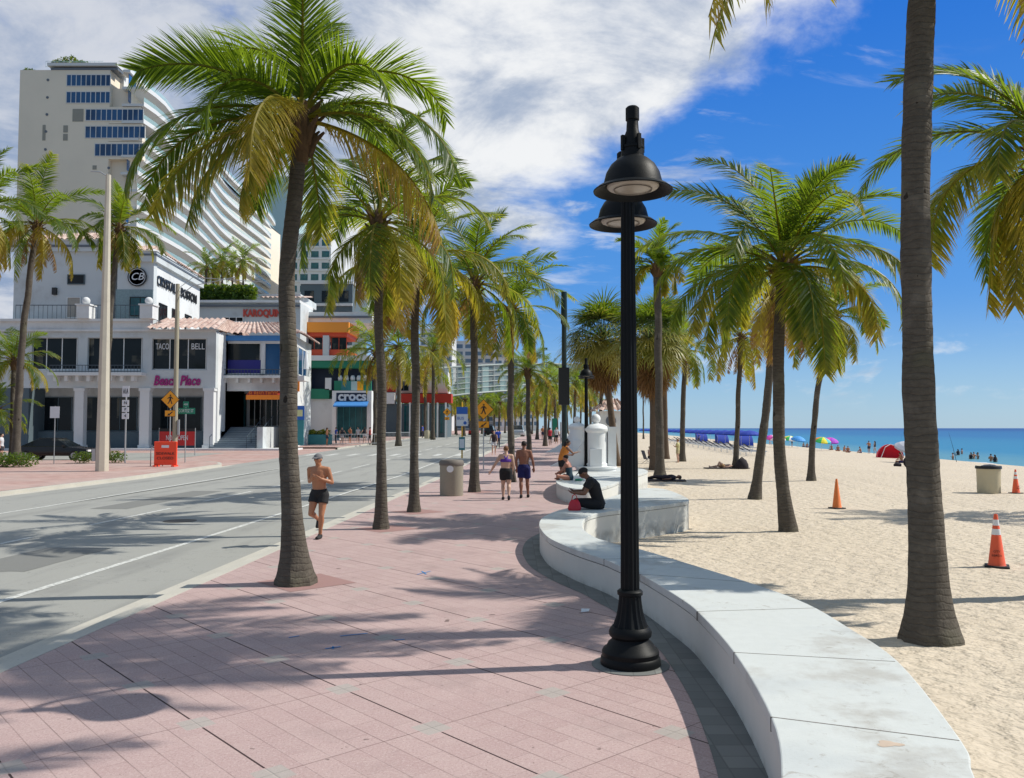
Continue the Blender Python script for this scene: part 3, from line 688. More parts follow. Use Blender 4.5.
B5 = G(511, 482); palm((B5.x, B5.y, 0), A(511, 312, B5.y), .16, .12, 'fifth coconut palm standing ahead of the walking couple', PR, seed=17, n=22, L=3.1, nl=65, ll=.82, lw=.046, age0=.08, low=.4)
far = [(545, 80, 384, 'sixth coconut palm along the promenade beyond the couple', 'a', 1.0), (529, 58, 372, 'coconut palm behind the fifth kerb palm, left of the silver vehicle', 'b', .8), (537, 104, 399, 'small looking palm far down the promenade, left of the dark pole', 'c', 1), (556, 95, 388, 'small looking palm far down the promenade behind the dark pole', 'a', 1), (574, 92, 385, 'far promenade palm between the dark pole and second street lamp', 'b', 1), (522, 135, 404, 'distant palm over the silver vehicle', 'd', 1), (548, 140, 406, 'distant palm down the promenade near its vanishing point', 'd', 1), (568, 150, 404, 'distant palm behind the walkers in red', 'd', 1), (590, 120, 395, 'distant palm behind the second street lamp', 'c', 1), (516, 170, 405, 'palm crown low behind the fifth kerb trunk', 'd', 1.2), (532, 175, 404, 'low distant crown left of the vanishing point', 'd', 1.2), (558, 165, 403, 'low distant crown below the dark box', 'd', 1.2), (580, 140, 398, 'low crown between dark pole and gate columns', 'd', 1.2), (591, 105, 386, 'crown directly behind the second lamp post', 'a', 1.0), (600, 75, 372, 'palm behind the nearer gate column', 'b', 1)]
for i, (px, Y, hy, lab, k, s_) in enumerate(far):
    p = A(px, 430, Y); p.z = gz(Y); palm(p, A(px+(-1)**i*1.5, hy, Y), .2, .14, lab, PR, crown=k, seed=i, fine=False, rz=i*1.3, sc=s_)
farl = [(375, 88, 352, 'palm beside the shoe shop, left trunk of a pair', 'c'), (398.5, 84, 348, 'palm across the road left of the red shop band, two trunks close together', 'c'), (433, 108, 352, 'palm across the road in front of the glass walkway', 'a'), (425, 125, 372, 'palm across the road below the glass walkway', 'd'), (446, 140, 396, 'low palm under the glass walkway, left of the bus stop sign', 'd'), (456, 165, 404, 'far palm under the walkway beside the bus stop sign', 'd'), (470, 180, 406, 'far palm under the walkway behind the fourth kerb palm', 'd'), (482, 200, 408, 'far palm behind the yellow crossing sign', 'd'), (494, 190, 406, 'far palm behind the woman walking alone', 'd'), (505, 230, 410, 'most distant palm beyond the road traffic', 'd'), (410, 150, 395, 'far palm shading the shops beside the third kerb palm', 'd'), (348, 82, 350, 'palm with brown hanging fronds in front of the orange building', 'c')]
farl += [(px, Y, hy, lab, 'd') for px, Y, hy, lab in ((440, 155, 399, 'low crown palm between the bins and the walkway end'), (464, 150, 400, 'palm crown right behind the bus stop sign top'), (476, 160, 402, 'palm crown filling the gap right of the bus stop sign'), (488, 170, 401, 'palm crown above the lone walker'), (499, 165, 403, 'palm crown between fourth and fifth kerb trunks'), (418, 165, 402, 'far palm crown right of the third kerb trunk'))]
for i, (px, Y, hy, lab, k) in enumerate(farl):
    if px == 348: continue
    p = A(px, 430, Y); p.z = gz(Y); palm(p, A(px+.5, hy, Y), .26, .2, lab, SR, crown=k, seed=i+40, fine=False, rz=i*2.1+.5, sc=1.6 if Y < 130 else 1.3)
# beach palms
def sb(px, py): 
    p = G(px, py, -.25)
    for _ in range(4): p = G(px, py, sandz(p.x, p.y))
    return p
r1p = sb(931, 643); hb = Vector((5.03, r1p.y+.35, 10.3)); 
palm(r1p, hb, .22, .145, 'nearest tall palm in the sand at the right, crown above the picture', BR, seed=21, bow=(-.06, .18), bulge=.055, n=24, L=3.2, nl=80, ll=.8, lw=.036, age0=.1, low=.2, dead=0,
     spec=[(190, -34, 4.7, 40, .2, .6), (199, -40, 4.3, 36, .4, .5), (335, -66, 3.9, 20, .3, .6), (350, -60, 4.0, 24, .3, .5), (12, -58, 4.0, 24, .3, .4), (178, -36, 4.5, 40, -.3, .3), (322, -62, 3.5, 25, .3, .6)])
bb = sb(788, 532); palm(bb, A(783, 270, bb.y), .17, .125, 'full coconut palm in the middle of the sand with the widest crown', BR, seed=29, bow=(-.16, 0), bulge=.01, n=32, L=3.55, nl=100, ll=.88, lw=.042, age0=.10, low=.1, nuts=5)
bb = sb(755, 499); palm(bb, A(772, 296, bb.y), .18, .13, 'leaning beach palm just left of the full crowned palm with brown hanging fronds', BR, seed=31, bow=(.12, 0), bulge=.02, n=16, L=3.0, nl=50, ll=.75, lw=.05, age0=.4, low=1.5, dead=7)
bb = sb(735.5, 468.5); palm(bb, A(741, 338, bb.y), .19, .14, 'thin beach palm with a dark bag at its foot', BR, seed=33, bow=(0, 0), n=20, L=3.6, nl=40, ll=.9, lw=.07, age0=.3, low=1.2, fine=False)
bb = sb(811, 481); palm(bb, A(834, 318, bb.y), .17, .12, 'curved beach palm leaning right, beyond the orange cone', BR, seed=35, bow=(-.28, 0), n=21, L=3.1, nl=75, ll=.82, lw=.048, age0=.1, low=.9)
bb = sb(660, 477); palm(bb, A(657, 268, bb.y), .25, .18, 'tall straight palm behind the white bench end, bright green top', BR, seed=37, n=22, L=2.5, nl=55, ll=.75, lw=.06, age0=.0, low=-.6, dead=0)
bb = sb(682, 461.5); palm(bb, A(685, 352, bb.y), .24, .17, 'beach palm beside the standing sunbather', BR, seed=39, n=24, L=3.6, nl=46, ll=.85, lw=.06, age0=.12, low=.9, fine=False)
bb = sb(643.5, 439); palm(bb, A(643, 384, bb.y), .22, .15, 'far beach palm directly right of the street lamp pole', BR, crown='d', seed=41, fine=False, rz=1)
# palms standing right of the frame: one crown reaches in, all throw their shade
pr = Vector((8.75, 12.2, sandz(8.75, 12.2))); palm(pr, A(1054, 158, 12.3), .2, .135, 'palm at the right edge of which only the crown reaches into view', BR, seed=43, n=26, L=2.8, nl=100, ll=.8, lw=.034, age0=.12, low=.9, dead=0)
pr = Vector((5.5, 2.9, -.2)); palm(pr, Vector((4.7, 4.5, 9.3)), .2, .155, 'palm outside the right edge shading the near bricks', BR, seed=45, n=22, L=3.0, nl=60, ll=.8, lw=.04, age0=.1, low=.6)
pr = Vector((20.0, 24.5, -.3)); palm(pr, Vector((19.8, 24.8, 7.2)), .24, .155, 'palm outside the right edge shading the sand near the barrel', BR, crown='b', seed=46, fine=False)
# ---- sabal palms with skirts
def fan(b, rnd, hub, az, e0, pet, r, age, ns=26):
    d = Vector((math.cos(az)*math.cos(e0), math.sin(az)*math.cos(e0), math.sin(e0))); e = e0-.5
    p1 = Vector(hub)+d*pet; b.tube([hub, p1], [.025, .015], 4, caps=False, attr=age)
    sd = Vector((-math.sin(az), math.cos(az), 0)); f = Vector((math.cos(az)*math.cos(e), math.sin(az)*math.cos(e), math.sin(e)))
    for j in range(ns):
        an = R(-125+250*j/(ns-1)); dd = (f*math.cos(an)+sd*math.sin(an)); dd = (dd+Vector((0, 0, rnd.uniform(-.1, .15)))).normalized(); l = r*(1-.25*abs(an)/2.2)*rnd.uniform(.85, 1.1)
        q = p1.copy(); vs, at = [], []; w = .10; wd = dd.cross(f.cross(sd)).normalized()
        for k in range(4):
            u = k/3; ww = w*(.35+1.3*u if u < .5 else (1-u)*1.9+.05); vs += [q-wd*ww/2, q+wd*ww/2]; at += [age+.25*u*u]*2
            q = q+dd*l/3; dd = (dd+Vector((0, 0, -.42*(.3+u+age*.8)))).normalized()
        b.add(vs, [(2*k, 2*k+1, 2*k+3, 2*k+2) for k in range(3)], at)
def sabal(base, hub, label, seed, r=1.0, n=30, skirt=26, pet=.95):
    base, hub = Vector(base), Vector(hub); t = thing('sabal_palm', base, label, 'palm tree', BR)
    trunk_mesh(base, hub, .24, .2, .03, step=.3, seg=12).build('trunk', M['sabal'], t, True)
    rnd = random.Random(seed); b = MB()
    for i in range(n):
        u = i/n; fan(b, rnd, (0, 0, 0), i*2.4+rnd.random()*.4, R(85-125*u)+rnd.uniform(-.12, .12), pet*rnd.uniform(.8, 1.15), r*rnd.uniform(.85, 1.1), max(0, -.05+u*.6+rnd.uniform(-.15, .3)))
    b.build('crown', M['fan'], t, attr=True, loc=hub-base)
    b = MB()
    for i in range(skirt):
        u = i/skirt; fan(b, rnd, (0, 0, -.2-u*1.2), i*2.4, R(-55-30*rnd.random()), pet*.6, r*.85, .9+rnd.uniform(0, .3), 16)
    b.build('dead_skirt', M['fan'], t, attr=True, loc=hub-base)
bb = sb(617, 466); sabal(bb, A(603, 340, bb.y), 'bushy fan palm behind the gate columns with a brown skirt', 61, 1.9, 80, 60, 1.9)
bb = sb(654, 470); sabal(bb, A(652, 342, bb.y), 'fan palm with a thick brown dead skirt right of the street lamp', 62, 1.8, 60, 90, 1.7)
bb = sb(666, 459); sabal(bb, A(664, 325, bb.y), 'fan palm behind the tall straight palm', 63, 1.7, 60, 44, 1.6)
# ---- street palms left
p = G(16, 456, gz(46)); p = Vector((A(16, 452, 50).x, 50, gz(50))); palm(p, A(37, 226, 50), .30, .16, 'tall left palm leaning over the low hedge', SR, seed=71, bow=(-.25, 0), bulge=.1, n=20, L=4.3, nl=56, ll=1.0, lw=.07, age0=.08, low=.4)
p = Vector((A(106, 452, 54).x, 54, gz(54))); palm(p, A(119, 228, 54), .28, .16, 'tall palm directly behind the thick concrete pole', SR, seed=88, bow=(-.25, 0), bulge=.1, n=20, L=3.4, nl=56, ll=1.0, lw=.07, age0=.15, low=.7)
p = Vector((A(-22, 452, 47).x, 47, gz(47))); palm(p, A(-20, 215, 47), .4, .24, 'palm at the left edge of which only fronds show', SR, seed=75, n=24, L=4.2, nl=50, ll=1.0, lw=.07, age0=.05, low=.4)
p = Vector((A(12, 452, 56).x, 56, gz(56))); palm(p, A(14, 362, 56), .2, .15, 'short young palm in front of the left white wall', SR, crown='b', seed=77, fine=False, rz=2, sc=1.0)
p = Vector((A(-6, 452, 55).x, 55, gz(55))); palm(p, A(-4, 412, 55), .2, .15, 'lowest young palm at the left edge beside the hedge', SR, crown='d', seed=78, fine=False, rz=.6, sc=.75)
# ---- shrubs: leaf clumps
def foliage(ells, n, lw=.09, seed=1, age=.2):
    rnd = random.Random(seed); b = MB()
    for (cx, cy, cz, rx, ry, rz_) in ells:
        for _ in range(n):
            v = Vector((rnd.gauss(0, 1), rnd.gauss(0, 1), rnd.gauss(0, 1))).normalized()*(rnd.random()**.35)
            wob = 1+.25*noise.noise(v*2.5+Vector((cx, cy, cz)))
            c = Vector((cx+v.x*rx*wob, cy+v.y*ry*wob, cz+v.z*rz_*wob)); d = Vector((rnd.uniform(-1, 1), rnd.uniform(-1, 1), rnd.uniform(-.4, 1))).normalized(); s2 = d.cross(Vector((rnd.random(), rnd.random(), rnd.random()-.5))).normalized()
            l = lw*rnd.uniform(.7, 1.5); a = rnd.uniform(-.1, .5)*age*2
            b.add([c-d*l, c+s2*l*.4, c+d*l, c-s2*l*.4], [(0, 1, 2, 3)], a)
    return b
def shrub(loc, ells, n, label, lw=.09, seed=1, age=.2, name='shrub', group=None):
    t = thing(name, loc, label, 'shrub', group)
    foliage(ells, n, lw, seed, age).build('leaves', M['leaf'], t, attr=True)
    b = MB(); rnd = random.Random(seed)
    for e in ells:
        for k in range(4): a = rnd.uniform(0, 6.28); b.tube([(0, 0, 0), (e[0]*.6, e[1], e[2]*.3), (e[0]+e[3]*.5*math.cos(a), e[1]+e[4]*.5*math.sin(a), e[2]+e[5]*.4)], [.03, .02, .01], 5)
    b.build('stems', M['bark_boot'], t)
p = A(10, 466, 46); shrub((p.x, 46, gz(46)), [(-2.2, 0, .38, 1.2, .8, .42), (-.9, 0, .4, 1.2, .8, .45), (.5, 0, .38, 1.1, .8, .42)], 900, 'clipped green hedge at the left edge beside the sidewalk', .07, 3, name='hedge')
p = A(84, 458, 50); shrub((p.x, 50, gz(50)), [(0, 0, .34, .8, .6, .36)], 700, 'small round bush left of the thick concrete pole', .06, 4)
p = A(112, 458, 50.5); shrub((p.x+.2, 50.5, gz(50)), [(0, 0, .34, .7, .6, .36)], 600, 'small round bush right of the thick concrete pole', .06, 5)
M['glass_far'] = simple('far_glass_hazed', (.10, .17, .25), .3)  # distance haze put into the colour: paler than the nearer glass
# ------------------------------------------------------------------ buildings
def zat(py, Y): return CAM_H+Y*tanel(py)
def xat(px, Y, py=350): return A(px, py, Y).x
def fbox(b, px0, px1, py0, py1, Y, d0=0.0, d1=.3):
    """block whose front outline was surveyed on the plane Y; d0 proud of it (towards the street), d1 deep"""
    return b.box(xat(px0, Y), xat(px1, Y), Y-d0, Y+d1, zat(py1, Y), zat(py0, Y))
def window(t, px0, px1, py0, py1, Y, panes=3, glass='glass', frame='white_paint', fw=.07, out=.02):
    x0, x1, z0, z1 = xat(px0, Y), xat(px1, Y), zat(py1, Y), zat(py0, Y)
    b = MB()
    for a, c, e, f in ((x0, x1, z0, z0+fw), (x0, x1, z1-fw, z1), (x0, x0+fw, z0+fw, z1-fw), (x1-fw, x1, z0+fw, z1-fw)): b.box(a, c, Y-out-.08, Y-out, e, f)
    for i in range(1, panes):
        x = x0+(x1-x0)*i/panes; b.box(x-fw/2, x+fw/2, Y-out-.07, Y-out, z0+fw, z1-fw)
    w = b.build('window', M[frame], t)
    MB().box(x0+.01, x1-.01, Y-out-.03, Y-out+.02, z0+.01, z1-.01).build('pane', M[glass], w)
    return w
def swindow(t, p0, p1, z0, z1, n=1, glass='glass', frame='white_paint', fw=.08):
    """window on a slanting face from plan point p0 to p1, outward = right-hand side"""
    p0, p1 = Vector((p0[0], p0[1], 0)), Vector((p1[0], p1[1], 0)); d = (p1-p0); L = d.length; d.normalize(); o = Vector((d.y, -d.x, 0))
    b = MB(); mid = (p0+p1)/2
    for zz in (z0, z1): b.obox(mid+o*.05+Vector((0, 0, zz)), d*(L/2+fw/2), o*.05, (0, 0, fw/2))
    for i in range(n+1): b.obox(p0+d*L*i/n+o*.05+Vector((0, 0, (z0+z1)/2)), d*fw/2, o*.045, (0, 0, (z1-z0)/2-fw/2))
    w = b.build('window', M[frame], t)
    MB().obox(mid+o*.03+Vector((0, 0, (z0+z1)/2)), d*(L/2), o*.03, (0, 0, (z1-z0)/2)).build('pane', M[glass], w)
def tile_roof(name, a, b_, c, d, parent, rib=.52, amp=.15):
    """barrel tiles over quad a-b (eave) c-d (ridge above b, a)"""
    a, b_, c, d = map(Vector, (a, b_, c, d)); n = (b_-a).cross(d-a).normalized()
    if n.z < 0: n = -n
    N = max(4, int((b_-a).length/rib)*4); K = max(2, int((d-a).length/.42)); vs = []
    for j in range(K+1):
        v = j/K
        for i in range(N+1):
            u = i/N; p = a.lerp(b_, u).lerp(d.lerp(c, u), v); vs.append(p+n*(amp*abs(math.sin(math.pi*i/4))+.03*((j % 2))))
    o = MB().add(vs, [(j*(N+1)+i, j*(N+1)+i+1, (j+1)*(N+1)+i+1, (j+1)*(N+1)+i) for j in range(K) for i in range(N)]).build(name, M['tiles'], parent)
    return o
def railing(t, p0, p1, z0, z1, gap=.28, mat='rail'):
    p0, p1 = Vector((p0[0], p0[1], 0)), Vector((p1[0], p1[1], 0)); L = (p1-p0).length; d = (p1-p0)/L; b = MB(); n = Vector((-d.y, d.x, 0))
    for z in (z0+.08, z1): b.obox((p0+p1)/2+Vector((0, 0, z)), d*L/2, n*.03, (0, 0, .03))
    for i in range(int(L/gap)+1): b.obox(p0+d*min(i*gap, L-.02)+Vector((0, 0, (z0+z1)/2)), d*.014, n*.014, (0, 0, (z1-z0)/2))
    return b.build('railing', M[mat], t)
def pier_ball(t, px, py0, py1, Y, w=1.1):
    x = xat(px, Y); z0, z1 = zat(py1, Y), zat(py0, Y); MB().box(x-w/2, x+w/2, Y-w/2, Y+w/2, z0, z1).box(x-w/2-.1, x+w/2+.1, Y-w/2-.1, Y+w/2+.1, z1, z1+.12).build('roof_pier', M['stucco_white'], t)
    MB().ball((x, Y, z1+.45), .34, 14).build('ball_finial', M['stucco_white'], t, True)
# ===== building with the magenta sign
YA = 74.0; g0 = gz(YA)
t = thing('mall_building', (0, 0, 0), 'pale blue grey corner mall building with arcade, dark windows and tiled roofs', 'building')
def ab(name, mat, *bx, **k):
    b = MB()
    for q in bx: fbox(b, *q[:4], YA, *(q[4:] or (0, .6)))
    return b.build(name, M[mat], t, **k)
xl, xr = xat(-70, YA), xat(216, YA)
MB().box(xl, xr, YA+2.6, YA+14, g0-.5, zat(331, YA)).build('rear_wall', M['stucco'], t)
ab('plinth', 'stucco_white', (-70, 300, 448.2, 452.5, 1.5, 1.4))
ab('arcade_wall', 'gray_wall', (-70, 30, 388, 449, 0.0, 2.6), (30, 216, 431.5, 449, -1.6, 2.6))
ab('upper_wall', 'stucco', (-70, 32, 331, 388), (32, 78, 331, 337.6), (32, 78, 369.7, 388), (78, 87.4, 331, 388), (87.4, 142.7, 331, 337.6), (87.4, 142.7, 369.7, 388), (142.7, 152, 331, 388), (152, 207, 331, 338.5), (152, 207, 370, 388), (207, 216, 331, 388))
for a, c in ((76, 85), (141, 150.5), (205, 214.5), (-40, -31)):
    b = MB(); fbox(b, a, c, 390, 449, YA, .05, .6); fbox(b, a-1, c+1, 388, 391, YA, .12, .66); fbox(b, a-1, c+1, 445, 449, YA, .12, .66); b.build('arcade_column', M['stucco_white'], t)
for a, c in ((85, 141), (150.5, 205), (30, 76)): 
    window(t, a+2, c-2, 397, 431, YA+2.55, 3, 'glass', 'gray_wall')
for a, c, p0, n in ((32, 78, 337.6, 3), (87.4, 142.7, 337.6, 3), (152, 207, 338.5, 3)): window(t, a, c, p0, 369.8, YA+.35, n, 'glass', 'white_paint')
b = MB(); fbox(b, 54, 147, 373, 376, YA, 1.0, 0)
for q in range(58, 146, 11): fbox(b, q, q+3.2, 376, 381.5, YA, .7, 0)
b.build('balcony', M['stucco_white'], t)
railing(t, (xat(56, YA), YA-.95), (xat(146, YA), YA-.95), zat(373, YA), zat(366, YA))
ab('cornice', 'stucco_white', (-70, 150, 319, 321.5, .25, .6), (-70, 216, 329.5, 331.5, .18, .6), (-70, 150, 321.5, 329.5, .0, .6))
railing(t, (xat(14, YA), YA+.1), (xat(146, YA), YA+.1), zat(320, YA), zat(305, YA), .4)
pier_ball(t, 85, 306, 319, YA); pier_ball(t, 148, 306, 319, YA)
# tiled bay over the sign
e0, e1 = zat(330, YA), zat(318.5, YA)
tile_roof('bay_roof', (xat(148, YA), YA-.9, e0), (xat(218, YA), YA-.9, e0), (xat(214, YA), YA+3, e1+.3), (xat(150, YA), YA+3, e1+.3), t)
tile_roof('bay_roof', (xat(218, YA), YA-.9, e0), (xat(219, YA), YA+9, e0), (xat(214, YA), YA+8, e1+.3), (xat(214, YA), YA+3, e1+.3), t)
MB().box(xat(216, YA)-.3, xat(216, YA), YA+.6, YA+13, g0, zat(331, YA)).build('side_wall', M['stucco_white'], t)
# third storey set back, its east face runs away along the road
Y3 = 77.0; z0, z1 = zat(331, YA), zat(241, Y3)
xa, xc, xd = xat(12, Y3), xat(112, Y3), xat(156, Y3)
MB().box(xa, xc, Y3, Y3+14, z0, z1).build('third_storey', M['stucco'], t)
MB().box(xat(120, Y3), xd, Y3-.8, Y3-.1, z0, zat(254, Y3)).build('sign_tower', M['stucco'], t)
EX = lambda d: (xd-.075*d, Y3-.8+d)
q0, q1 = EX(0), EX(14.2)
zt3 = zat(254, Y3)
fixn(MB().prism([(xat(120, Y3), Y3), (xd-.02, Y3-.7), (q1[0], q1[1]), (xat(120, Y3)-2, q1[1])], z0, zt3).build('sign_wall', M['stucco_white'], t))
fixn(MB().prism([(xat(119, Y3), Y3-1.1), (xd+.35, Y3-1.1), (q1[0]+.35, q1[1]+.2), (q1[0]-.2, q1[1]+.2), (xd-.2, Y3-.6), (xat(119, Y3), Y3-.6)], zt3-.9, zt3+.05).build('tower_cornice', M['stucco'], t))
fixn(MB().prism([(xat(119, Y3)-.05, Y3-1.16), (xd+.42, Y3-1.16), (q1[0]+.42, q1[1]+.25), (q1[0], q1[1]+.25), (xd-.2, Y3-.6), (xat(119, Y3), Y3-.6)], zt3-.36, zt3-.2).build('cornice_line', M['trim_dark'], t))
MB().box(xa-.3, xc+.3, Y3-.3, Y3, z1-1.0, z1).build('cornice', M['stucco'], t)
MB().box(xa-.35, xc+.35, Y3-.36, Y3, z1-.62, z1-.42).build('cornice_line', M['trim_dark'], t)
tile_roof('upper_roof', (xa-.5, Y3-.6, z1), (xc+.6, Y3-.6, z1), (xc-2, Y3+6, z1+2.0), (xa+3, Y3+6, z1+2.0), t)
tile_roof('upper_roof', (xat(118, Y3), Y3-1.3, zt3+.05), (xd+.5, Y3-1.3, zt3+.05), (xd-2, Y3+5, zt3+1.7), (xat(118, Y3), Y3+5, zt3+1.7), t)
tile_roof('upper_roof', (xd+.5, Y3-1.3, zt3+.05), (q1[0]+.5, q1[1], zt3+.05), (q1[0]-2.4, q1[1], zt3+1.7), (xd-2, Y3+5, zt3+1.7), t)
window(t, 66, 83.5, 274.5, 284.5, Y3-.01, 1, 'glass', 'gray_wall'); window(t, 66, 80, 297, 318, Y3-.01, 1, 'lens', 'white_paint')
MB().box(xat(52, Y3), xat(56, Y3), Y3-.3, Y3, zat(295, Y3), zat(288, Y3)).build('wall_lantern', M['black'], t)
MB().box(xat(119, Y3), xd-.02, Y3-.86, Y3-.8, z0, zat(291, Y3)).build('stone_cladding', simple('stone_cladding', (.22, .30, .32), .8, var=.4, scale=9), t)
window(t, 129, 150, 297, 316, Y3-.88, 2, 'glass_teal', 'black')
for d0, d1 in ((1.5, 3.6), (5.2, 7.2), (9.2, 11.2)): swindow(t, EX(d0), EX(d1), z0+.9, z0+3.0, 2, 'glass', 'black')
for d in (4.4, 8.2, 12.2):
    x, y = EX(d); MB().box(x+.4, x+1.2, y-.4, y+.4, z0, z0+1.1).build('roof_pier', M['stucco_white'], t); MB().ball((x+.8, y, z0+1.4), .3, 12).build('ball_finial', M['stucco_white'], t, True)
railing(t, (xd+1.2, YA+.2), (EX(14)[0]+1.2, YA+14), z0-.1, z0+.95, .4)
# roundel
rc = A(137.5, 277, Y3-.9); m = Matrix.Translation((rc.x, Y3-.9, rc.z)) @ Matrix.Rotation(R(90), 4, 'X')
o = MB().lathe([(.0, 0), (.86, 0), (.86, .1), (0, .1)], seg=36).build('round_sign', M['black'], t, 'auto'); o.matrix_local = m
o = MB().lathe([(.70, .1), (.70, .115), (.74, .115), (.74, .1)], seg=36).build('sign_ring', M['sign_white'], None); o.parent = bpy.data.objects['round_sign']
text('CB', .92, M['sign_white'], 'letters', t, facing((rc.x, Y3-1.04, rc.z)), shear=.3)
def wall_text(s, size, mat, p0, p1, z, name='letters', width=None, parent=None, bold=0):
    p0, p1 = Vector((p0[0], p0[1], 0)), Vector((p1[0], p1[1], 0)); d = (p1-p0).normalized(); o = Vector((d.y, -d.x, 0)); c = (p0+p1)/2+o*.07; c.z = z
    mm = Matrix.Identity(4)
    for i, v in enumerate((d, Vector((0, 0, 1)), o)):
        for j in range(3): mm[j][i] = v[j]
    mm = Matrix.Translation(c) @ mm
    return text(s, size, M[mat], name, parent or t, mm, depth=.04, bold=bold, width=width)
wall_text('CRYSTAL & BOSTON', 1.25, 'black', EX(.6), EX(13), zat(280, Y3-.8)+.1, width=12.2, bold=.03)
text('Beach Place', 1.2, M['magenta'], 'sign_letters', t, facing((xat(177.5, YA), YA-.06, zat(381, YA))), depth=.05, shear=.25, bold=.03, width=(xat(200, YA)-xat(153.5, YA)))
text('TACO', .75, M['sign_white'], 'window_letters', t, facing((xat(161.5, YA), YA+.2, zat(346.5, YA))), width=1.15)
text('BELL', .75, M['sign_white'], 'window_letters', t, facing((xat(197, YA), YA+.2, zat(346.5, YA))), width=1.15)
# ===== stair building
YB_ = 77.0
t = thing('stair_building', (0, 0, 0), 'white two storey corner building with broad outdoor stairs and blue awning', 'building')
def bb_(name, mat, *bx):
    b = MB()
    for q in bx: fbox(b, *q[:4], YB_, *(q[4:] or (0, .5)))
    return b.build(name, M[mat], t)
xe = xat(296, YB_); FXE = lambda d: (xe-.09*d+.02, YB_+d)
MB().box(xat(221, YB_), xe-.5, YB_+5, YB_+8, g0, zat(336, YB_)).build('rear_wall', M['stucco'], t)
bb_('upper_wall', 'stucco_white', (216, 292, 336, 343), (216, 227, 343, 376), (261, 265, 343, 376), (281, 296, 343, 376), (216, 296, 374, 391))
bb_('side_pier', 'stucco_white', (216, 226, 391, 449), (286, 296, 391, 449), (217, 224, 418, 449, 1.2, .4))
window(t, 227, 261, 343, 374, YB_+.25, 1, 'glass', 'white_paint'); window(t, 265, 281, 343, 376, YB_+.25, 1, 'glass_blue', 'white_paint')
MB().box(xat(227.5, YB_), xat(260.5, YB_), YB_+.1, YB_+.2, zat(373, YB_), zat(360, YB_)).build('blue_blind', simple('deep_blue_panel', (.012, .012, .20), .5), t)
bb_('blue_fascia', 'blue_awn', (222, 294, 336, 341, .5, 0))
bb_('balcony', 'stucco_white', (222, 296, 376, 378.5, .9, 0), *[(q, q+2.5, 378.5, 383, .6, 0) for q in range(226, 292, 12)])
railing(t, (xat(223, YB_), YB_-.85), (xat(290, YB_), YB_-.85), zat(376, YB_), zat(370, YB_))
er = zat(335, YB_)
tile_roof('roof', (xat(218, YB_), YB_-1, er), (xe+.9, YB_-1, er), (xe-2.5, YB_+3.5, er+1.5), (xat(222, YB_), YB_+3.5, er+1.5), t)
tile_roof('roof', (xe+.9, YB_-1, er), (xe+.1, YB_+9, er), (xe-2.5, YB_+8, er+1.5), (xe-2.5, YB_+3.5, er+1.5), t)
fixn(MB().prism([(xe-.4, YB_+.5), (xe, YB_+.02), FXE(8.5), (FXE(8.5)[0]-1.5, YB_+8.5)], zat(449, YB_), zat(336, YB_)).build('east_wall', M['stucco_white'], t))
for d in (.8, 3.4, 6.0): swindow(t, FXE(d), FXE(d+2.4), zat(374, YB_), zat(346, YB_), 1, 'glass_blue', 'white_paint')
MB().box(xe, xe+.9, YB_-.5, YB_+1.5, zat(381, YB_), zat(376, YB_)).build('east_balcony', M['stucco_white'], t)
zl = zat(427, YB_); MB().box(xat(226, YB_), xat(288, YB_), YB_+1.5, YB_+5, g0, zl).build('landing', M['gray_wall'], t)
b = MB(); n = 12; x0, x1 = xat(224, YB_), xat(270, YB_)
for i in range(n): z = g0+(zl-g0)*(i+1)/n; b.box(x0, x1, YB_-3.5+5.0*i/n, YB_+1.5, z-(zl-g0)/n, z)
b.build('stairs', simple('stair_concrete', (.28, .33, .36), .85, var=.1), t)
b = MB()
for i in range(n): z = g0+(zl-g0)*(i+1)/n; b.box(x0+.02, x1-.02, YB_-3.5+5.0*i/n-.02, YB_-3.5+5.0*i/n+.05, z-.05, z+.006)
b.build('step_shade_strips', M['trim_dark'], t)  # dark strips added at the step edges in place of riser shading
MB().xprism([(x1, g0), (x1+.5, g0), (x1+.5, zl), (x1, zl)], YB_-3.6, YB_+1.5).build('stair_side_wall', M['stucco'], t)
for x in (x0+.1, (x0+x1)/2+1.2, x1-.1):
    b = MB(); b.tube([(x, YB_-3.6, g0+1), (x, YB_+1.5, zl+1)], .035, 6)
    for i in range(5): u = i/4; b.tube([(x, YB_-3.6+5.1*u, g0+(zl-g0)*u), (x, YB_-3.6+5.1*u, g0+(zl-g0)*u+1)], .025, 6)
    b.build('handrail', M['rail'], t)
for a, c in ((229.5, 237.5), (239, 247.5)): window(t, a, c, 394, 426.5, YB_+4.9, 1, 'glass_teal', 'black')
window(t, 250, 284, 398, 426.5, YB_+4.9, 6, 'glass', 'white_paint')
x0, x1 = xat(250.5, YB_), xat(284, YB_)
b = MB(); b.add([(x0, YB_-.1, zat(391, YB_)), (x1, YB_-.1, zat(391, YB_)), (x1, YB_-1.1, zat(395.5, YB_)), (x0, YB_-1.1, zat(395.5, YB_)), (x0, YB_-1.1, zat(400, YB_)), (x1, YB_-1.1, zat(400, YB_))], [(0, 1, 2, 3)]); b.mat(1).add([(x0, YB_-1.1, zat(395.5, YB_)), (x1, YB_-1.1, zat(395.5, YB_)), (x1, YB_-1.12, zat(400, YB_)), (x0, YB_-1.12, zat(400, YB_))], [(0, 1, 2, 3)])
b.build('awning', [M['awn_red'], M['awn_orange']], t)
text('EL PASO TACOS', .55, M['awn_orange'], 'awning_letters', t, facing((x0+(x1-x0)*.5, YB_-.95, zat(394.2, YB_))), depth=.01, width=(x1-x0)*.85)
MB().box(xe+.02, xe+1.0, YB_-.9, YB_-.8, zat(445, YB_), zat(420, YB_)).build('teal_panel', M['teal'], t)
